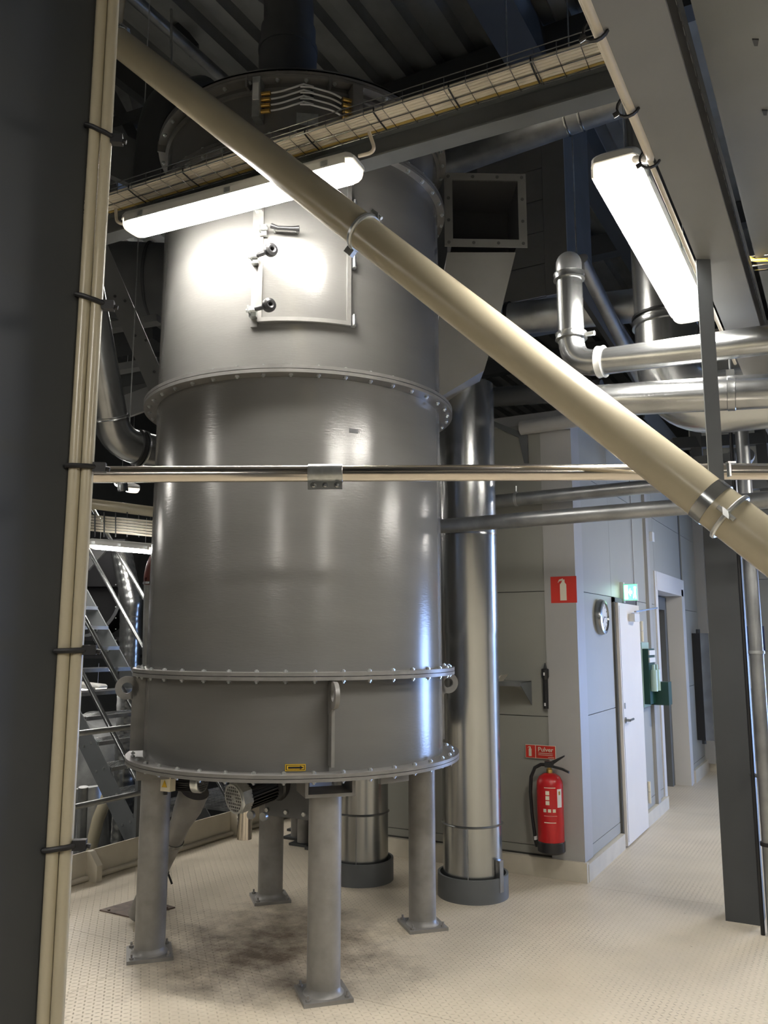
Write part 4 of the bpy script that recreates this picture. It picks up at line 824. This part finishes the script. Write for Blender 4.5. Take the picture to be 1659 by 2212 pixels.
for t, l in ((1.6, 0.05), (4.0, 0.075)):
    d = Vector((0, math.sin(t), math.cos(t))); MB().obox(cc + Vector((0.045,0,0)) + d*l/2, (0.001,0,0), d*l/2, d.cross(Vector((1,0,0)))*0.003).build('clock_hand', 'black', ck)
ep = atx(1340, 1280, XW); es = thing('exit_sign', (XW, ep.y, ep.z-0.075), 'lit green exit sign sticking out from the side wall', 'sign')
ey, ez = ep.y, ep.z
MB().box((XW, ey-0.01, ez-0.09), (XW+0.03, ey+0.05, ez+0.09)).build('sign_bracket', 'white', es)
K = lambda q: XW + 0.03 + (q-0.03)*0.5
MB().box((K(0.03), ey-0.005, ez-0.075), (K(0.27), ey+0.03, ez+0.075)).build('sign_case', 'white', es)
MB().box((K(0.035), ey-0.008, ez-0.07), (K(0.265), ey-0.005, ez+0.07)).build('sign_face', 'exitlit', es)
MB().box((K(0.05), ey-0.0095, ez-0.06), (K(0.105), ey-0.008, ez+0.06)).build('doorway_symbol', 'exitwhite', es)
MB().prism([(K(0.12), ey-0.0095, ez), (K(0.15), ey-0.0095, ez+0.035), (K(0.15), ey-0.0095, ez+0.012), (K(0.18), ey-0.0095, ez+0.012), (K(0.18), ey-0.0095, ez-0.012), (K(0.15), ey-0.0095, ez-0.012), (K(0.15), ey-0.0095, ez-0.035)], (0,0.0015,0)).build('arrow_symbol', 'exitwhite', es)
MB().lathe((K(0.232), ey-0.0095, ez+0.04), [(0.001,0),(0.011,0),(0.011,0.0015)], 12, (0,1,0)).prism([(K(0.215), ey-0.0095, ez+0.026), (K(0.245), ey-0.0095, ez+0.026), (K(0.24), ey-0.0095, ez-0.01), (K(0.252), ey-0.0095, ez-0.055), (K(0.24), ey-0.0095, ez-0.058), (K(0.228), ey-0.0095, ez-0.02), (K(0.206), ey-0.0095, ez-0.055), (K(0.196), ey-0.0095, ez-0.05), (K(0.214), ey-0.0095, ez-0.01)], (0,0.0015,0)).build('running_figure', 'exitwhite', es)
pts = [atx(1388, y, XW+0.012) for y in (1060, 1100, 1200, 1300)]; yy = pts[0].y
MB().tube([(XW+0.012, 8.10, 3.35), (XW+0.012, 8.10, 2.02), (XW+0.012, 7.85, 2.03), (XW+0.012, ey+0.04, ez-0.06)], 0.005, 8).build('sign_cable', 'flash', label='thin pale cable running down to the exit sign', cat='cable')
sp_ = atx(1405, 1160, XW); MB().box((XW, sp_.y-0.05, sp_.z-0.05), (XW+0.03, sp_.y+0.05, sp_.z+0.05)).build('wall_sensor', 'white', label='small white sensor box high on the side wall', cat='sensor')
# green eyewash station
gp = atx(1387, 1470, XW); gs = thing('eyewash_station', (XW, gp.y, gp.z-0.3), 'dark green eyewash station with bottles beyond the door', 'eyewash station')
gz = gp.z; gy = 8.42
MB().box((XW, gy-0.16, gz-0.25), (XW+0.02, gy+0.16, gz+0.36)).build('back_board', 'palegreen', gs); MB().box((XW+0.02, gy-0.14, gz-0.22), (XW+0.075, gy+0.14, gz+0.30)).build('station_case', 'green', gs)
for q in (-0.07, 0.07):
    MB().cyl((XW+0.10, gy+q, gz-0.10), (XW+0.10, gy+q, gz+0.10), 0.035, n=16).cyl((XW+0.10, gy+q, gz+0.10), (XW+0.10, gy+q, gz+0.15), 0.018, n=12).build('eyewash_bottle', 'palegreen', gs)
for q in range(2): MB().box((XW+0.075, gy-0.13, gz+0.17+q*0.07), (XW+0.085, gy+0.13, gz+0.215+q*0.07)).build('plaster_pack', 'white', gs)
MB().box((XW+0.02, gy+0.10, gz-0.24), (XW+0.20, gy+0.26, gz-0.02)).build('plaster_dispenser', 'green', gs)
# black and silver strip beyond the doorway
rb0 = atx(1508, 1600, XW+0.03); rb1 = atx(1500, 1368, XW+0.03); ry = 11.35
rs = thing('wall_reel', (XW, ry, rb0.z), 'tall black and silver barrier cassette on the wall beyond the doorway', 'wall cassette')
zz0, zz1 = aty(1508,1598,ry).z, aty(1500,1368,ry).z
MB().box((XW, ry-0.03, zz0), (XW+0.10, ry+0.10, zz1)).build('cassette_body', 'black', rs); MB().box((XW+0.10, ry-0.03, zz0), (XW+0.20, ry+0.10, zz1)).build('cassette_cover', 'galv', rs)
for z in (zz0-0.05, zz1): MB().cyl((XW+0.07, ry+0.03, z), (XW+0.07, ry+0.03, z+0.05), 0.025, n=14).build('cassette_pivot', 'dsteel', rs)

# ================================================================== LOWER HALL AT THE LEFT
# guard rail along the platform edge
gr = thing('guard_rail', (XE, 4.6, 0), 'galvanised guard rail along the platform edge left of the vessel', 'railing')
for z in (1.03, 0.52): MB().cyl((XE-0.03, 1.0, z), (XE-0.03, 5.45, z), 0.021, n=16).build('rail_tube', 'galvd', gr)
for y in (1.6, 3.3, 4.98): MB().box((XE-0.06, y-0.03, -0.2), (XE-0.03, y+0.03, 1.36 if y > 4 else 1.05)).build('rail_post', 'steel', gr)
for z in (1.03,): MB().ring((XE-0.03, 4.95, z), 0.021, 0.035, 0.05, 16, (0,1,0)).build('rail_clamp', 'dsteel', gr)
# stair
ys0, ys1 = 5.35, 6.2; sr = thing('steel_stair', (-5.3, 5.75, -0.3), 'galvanised grating stair rising to the left behind the rail', 'stair')
sx, sz = -5.27, -0.03; dx, dz = -0.17, 0.204
def sp(i, up=0): return Vector((sx + dx*i, 0, sz + dz*i + up))
for y in (ys0, ys1):
    a, b = sp(-2), sp(11); a.y = b.y = y; MB().bar(a, b, 0.012, 0.19).build('stringer', 'steel', sr)
    for upz, i0, i1 in ((1.0, -1, 11), (0.52, -1, 11)):
        a, b = sp(i0, upz), sp(i1, upz); a.y = b.y = y - 0.03 if y == ys0 else y + 0.03; MB().cyl(a, b, 0.021, n=14).build('stair_rail', 'galv', sr)
    bb = MB()
    for i in range(-1, 10):
        for q in (-0.05, 0.06):
            p = sp(i) + Vector((q*0.8, y-0.012, q*0.3)); bb.cyl(p, p + Vector((0,0.012,0)), 0.012, n=8)
    bb.build('stringer_bolts', 'zinc', sr, kind='stuff')
for i in range(-1, 11):
    p = sp(i); t = MB().box((p.x-0.13, ys0+0.01, p.z-0.005), (p.x-0.122, ys1-0.01, p.z+0.03)).box((p.x+0.122, ys0+0.01, p.z-0.005), (p.x+0.13, ys1-0.01, p.z+0.03))
    for k in range(9): t.box((p.x-0.122 + 0.0285*k, ys0+0.01, p.z+0.005), (p.x-0.117 + 0.0285*k, ys1-0.01, p.z+0.03))
    for k in range(22): t.box((p.x-0.122, ys0+0.02+k*0.038, p.z+0.018), (p.x+0.122, ys0+0.024+k*0.038, p.z+0.03))
    t.build('stair_tread', 'galvd', sr)
lg_ = thing('grating_landing', (-5.4, 7.2, 0.1), 'grating landing beside the toe board behind the vessel', 'landing')
t = MB()
for k in range(30): t.box((-6.0, 6.35+k*0.05, 0.12), (XE-0.05, 6.356+k*0.05, 0.15))
for k in range(12): t.box((-6.0+k*0.09, 6.35, 0.125), (-5.994+k*0.09, 7.8, 0.15))
t.build('landing_grating', 'galvd', lg_, kind='stuff'); MB().box((XE-0.05, 6.3, 0.05), (XE-0.035, 7.85, 0.16)).build('landing_edge', 'galvd', lg_)
# ducts and pipes
def spiral(pts, r, label, m='galv', pitch=0.09, cat='duct'):
    pts = [Vector(p) for p in pts]; out = []; rad = []
    for a, b in zip(pts[:-1], pts[1:]):
        n = max(2, int((b-a).length/(pitch/4)))
        for i in range(n):
            out.append(a + (b-a)*i/n); rad.append(r*(1.0 + (0.035 if i % 4 == 0 else 0.0)))
    o = thing('spiral_duct', min(pts, key=lambda q: q.z), label, cat); MB().tube(out, r, 28, True, rad).build('duct_body', m, o); return o
spiral([at(262,1190,9.6), at(285,1305,9.5), at(282,1330,9.5), at(278,1470,9.4), at(262,1840,9.2), at(252,2100,9.0)], 0.118, 'ribbed spiral duct rising behind the stair')
spiral([at(262,1020,8.8), at(266,1066,8.8)], 0.055, 'small ribbed duct stub below the cross pipe')
spiral([at(215,235,8.0), at(420,200,9.0)], 0.42, 'large ribbed duct under the roof at upper left', 'galvd', 0.14)
spiral([at(215,372,9.5), at(430,300,10.0)], 0.45, 'second ribbed duct below the roof at upper left', 'galvd', 0.16)
o = run('round_duct', [at(150,600,9.0), at(400,610,9.0)], 0.40, 'box', 'large dark round duct behind the upper left of the vessel', 'duct'); collar(o, at(330,606,9.0), (at(400,610,9.0)-at(150,600,9.0)), 0.40, 0.03, 'dsteel', 'duct_collar')
# galvanised elbow pipe
k0, k1, k2 = at(205, 730, 5.4)*2.2 - at(248, 955, 5.6)*1.2, at(248, 955, 5.6), at(375, 985, 5.9)
o = run('galvanised_pipe', [k0] + bend(k0, k1, k2, 0.16) + [k2], 0.115, 'galv', 'galvanised pipe bend left of the vessel above the cross pipe')
u1, u2 = (k0-k1).normalized(), (k2-k1).normalized(); collar(o, k1 + u1*0.17, u1, 0.115, 0.02); collar(o, k1 + u2*0.17, u2, 0.115, 0.03, 'black'); collar(o, k1 + u2*0.20, u2, 0.115, 0.02)
MB().cyl(k1 + u2*0.1 + Vector((0,0,0.12)), Vector(((k1 + u2*0.1).x, (k1 + u2*0.1).y, 6.99)), 0.004, n=8).build('hanger_rod', 'zinc', o)
# bracing and roof steel
br = thing('roof_brace', at(335,835,7.0), 'grey flat steel brace sloping down behind the vessel', 'brace')
MB().bar(at(210,530,7.0), at(345,845,7.0), 0.16, 0.03, wd(0,1)).build('brace_flat', 'beam', br)
MB().bar(at(200,905,7.2), at(350,850,7.0), 0.03, 0.20, (0,0,1)).build('brace_tie', 'beam', br)
bb = MB()
for (x, y) in ((248,640),(270,650),(292,725),(315,735),(333,803)):
    p = at(x, y, 6.95); bb.cyl(p, p + ray(x, y)*0.05, 0.012, n=8)
bb.build('brace_bolts', 'dsteel', br, kind='stuff')
for i, (y0, y1, lab) in enumerate(((716,700,'upper'), (808,792,'lower'))):
    MB().bar(at(150,y0+8,8.2), at(345,y1-10,8.0), 0.12, 0.07).build('roof_purlin', 'beam', label='%s pale roof purlin left of the vessel' % lab, cat='beam', group='purlins left of the vessel')
    MB().bar(at(150,y0+44,8.6), at(345,y1+26,8.4), 0.3, 0.16).build('roof_girder', 'dsteel', label='dark girder under the %s pale purlin' % lab, cat='beam', group='girders left of the vessel')
ts = thing('roof_truss', at(300, 400, 6.2), 'dark lattice truss under the roof at upper left', 'truss')
def bar2(a, b, t, w): MB().bar(at(*a, t), at(*b, t), w, w).build('truss_bar', 'dsteel', ts)
bar2((180,100),(480,330),6.6,0.13); bar2((200,288),(420,215),6.4,0.09); bar2((225,180),(310,340),6.4,0.08); bar2((345,170),(335,350),6.4,0.07); bar2((380,60),(420,110),7.4,0.10)
MB().bar(at(170,300,6.0), at(430,420,6.2), 0.06, 0.34).build('truss_gusset', 'steel', ts)
for a, b, t, lab in (((370,20),(370,190),6.8,'upper'), ): MB().cyl(at(*a, t), at(a[0], b[1], t), 0.01, n=8).build('truss_rod', 'zinc', ts)
for i, y in enumerate((-2, 6.5, 10.5, 14.5)): MB().bar((XL, y, 6.85), (XR, y, 6.85), 0.2, 0.28).build('roof_beam', 'dsteel', label='dark roof beam %s under the ribbed deck' % ('behind the viewer','over the vessel','over the corridor','at the far end of the hall')[i], cat='beam', group='roof beams')
for x in (-2.1,): MB().bar((x, -4, 6.78), (x, 14, 6.78), 0.32, 0.3).build('roof_beam', 'dsteel', label='dark lengthwise beam right of the exhaust stack', cat='beam')
for i, x in enumerate((-6.2, -4.6)): MB().cyl((x, -2, 6.72), (x, 14, 6.72), 0.05, n=14).build('roof_pipe', 'galvd', label=('thin roof pipe farther to the left','thin roof pipe nearer to the vessel')[i], cat='pipe', group='thin pipes under the roof')
# cream pipe, tray and machines seen left of the vessel
run('hall_pipe', [at(150,1082,8.9), at(380,1112,8.7)], 0.055, 'pvc', 'cream horizontal pipe above the hall cable tray')
ht = thing('hall_cable_tray', at(270,1150,8.8), 'wire cable tray over the lamp behind the vessel', 'cable tray')
for i in range(6): MB().tube([at(170,1112+6*i,8.8), at(360,1130+6*i,8.7)], 0.012, 8).build('tray_cable', 'cable', ht)
for x in (205, 225, 250, 275, 300, 325): MB().bar(at(x,1106,8.75), at(x,1160,8.75), 0.012, 0.012).build('tray_rung', 'dsteel', ht)
fh = thing('fan_housing', at(230,1390,10.6), 'black scroll fan housing behind the stair handrail', 'fan')
c = at(190,1290,10.8); fd = wd(0,1)
MB().lathe(c, [(0.001,-0.3),(0.52,-0.3),(0.52,0.3),(0.001,0.3)], 40, fd).build('fan_scroll', 'matblack', fh); MB().ring(c - fd*0.31, 0.49, 0.53, 0.02, 40, fd).build('scroll_rim', 'dsteel', fh)
MB().obox(at(215,1220,10.8), wd(1,0)*0.41, fd*0.3, (0,0,0.30)).build('fan_outlet', 'matblack', fh)
MB().obox(at(225,1380,10.7), wd(1,0)*0.32, fd*0.3, (0,0,0.025)).obox(at(225,1402,10.7), wd(1,0)*0.06, fd*0.2, (0,0,0.09)).obox(at(225,1418,10.7), wd(1,0)*0.41, fd*0.3, (0,0,0.02)).build('fan_base', 'matblack', fh)
q_ = at(225,1425,10.7); MB().box((q_.x-0.3, q_.y-0.25, -3.0), (q_.x-0.2, q_.y-0.15, q_.z)).box((q_.x+0.2, q_.y+0.15, -3.0), (q_.x+0.3, q_.y+0.25, q_.z)).build('fan_post', 'dsteel', fh)
bb = MB()
for i in range(8): bb.cyl(at(250,1215+24*i,10.35), at(250,1215+24*i,10.4), 0.008, n=6)
bb.build('fan_bolts', 'zinc', fh, kind='stuff')
MB().prism([at(185,1180,9.6), at(232,1185,9.6), at(190,1232,9.6)], fd*0.05).build('hall_gusset', 'beam', label='pale triangular gusset below the hall lamp', cat='bracket')
hp_ = thing('hose_pipe', at(318,1640,6.9), 'dark red hose on an aluminium pipe behind the vessel edge', 'hose')
h0, h1, h2 = at(314,1640,6.9), at(322,1262,6.9), at(345,1190,6.9)
MB().cyl(h0, h1, 0.042, n=8).build('hose_profile', 'galvd', hp_); MB().tube([h1, h1 + (h1-h0).normalized()*0.06] + bend(h1, at(322,1225,6.9), h2, 0.12) + [h2, at(370,1165,6.9)], 0.044, 16).build('hose_bend', 'redhose', hp_); MB().ring(h1, 0.044, 0.05, 0.02, 20).build('hose_clamp', 'galv', hp_)
MB().cyl(at(195,1690,10.2), at(240,1560,10.2), 0.34, n=32).build('hall_vessel', 'galvd', label='rounded metal vessel behind the stair treads', cat='tank')
MB().cyl(at(192,1700,8.7), at(200,1900,8.5), 0.18, n=32).build('hall_drum', 'galvd', label='metal drum behind the stair foot', cat='drum')
MB().tube([at(240,1700,8.4), at(212,1770,8.3), at(192,1850,8.3), at(184,1990,8.3)], 0.06, 16).build('hall_hose', 'pvc', label='pale curved hose behind the toe board', cat='hose')
MB().cyl(at(180,1700,6.9), at(170,1950,6.9), 0.04, n=14).build('hall_post', 'galvd', label='galvanised post between column conduit and hall drum', cat='post')

o = run('black_elbow_duct', [at(330, 470, 6.0), at(345, 330, 6.0)] + bend(at(345, 330, 6.0), at(355, 235, 6.0), at(440, 215, 6.5), 0.22) + [at(440, 215, 6.5)], 0.17, 'dsteel', 'dark elbow duct behind the tray beside the vessel top', 'duct', 24, pn='duct_body')
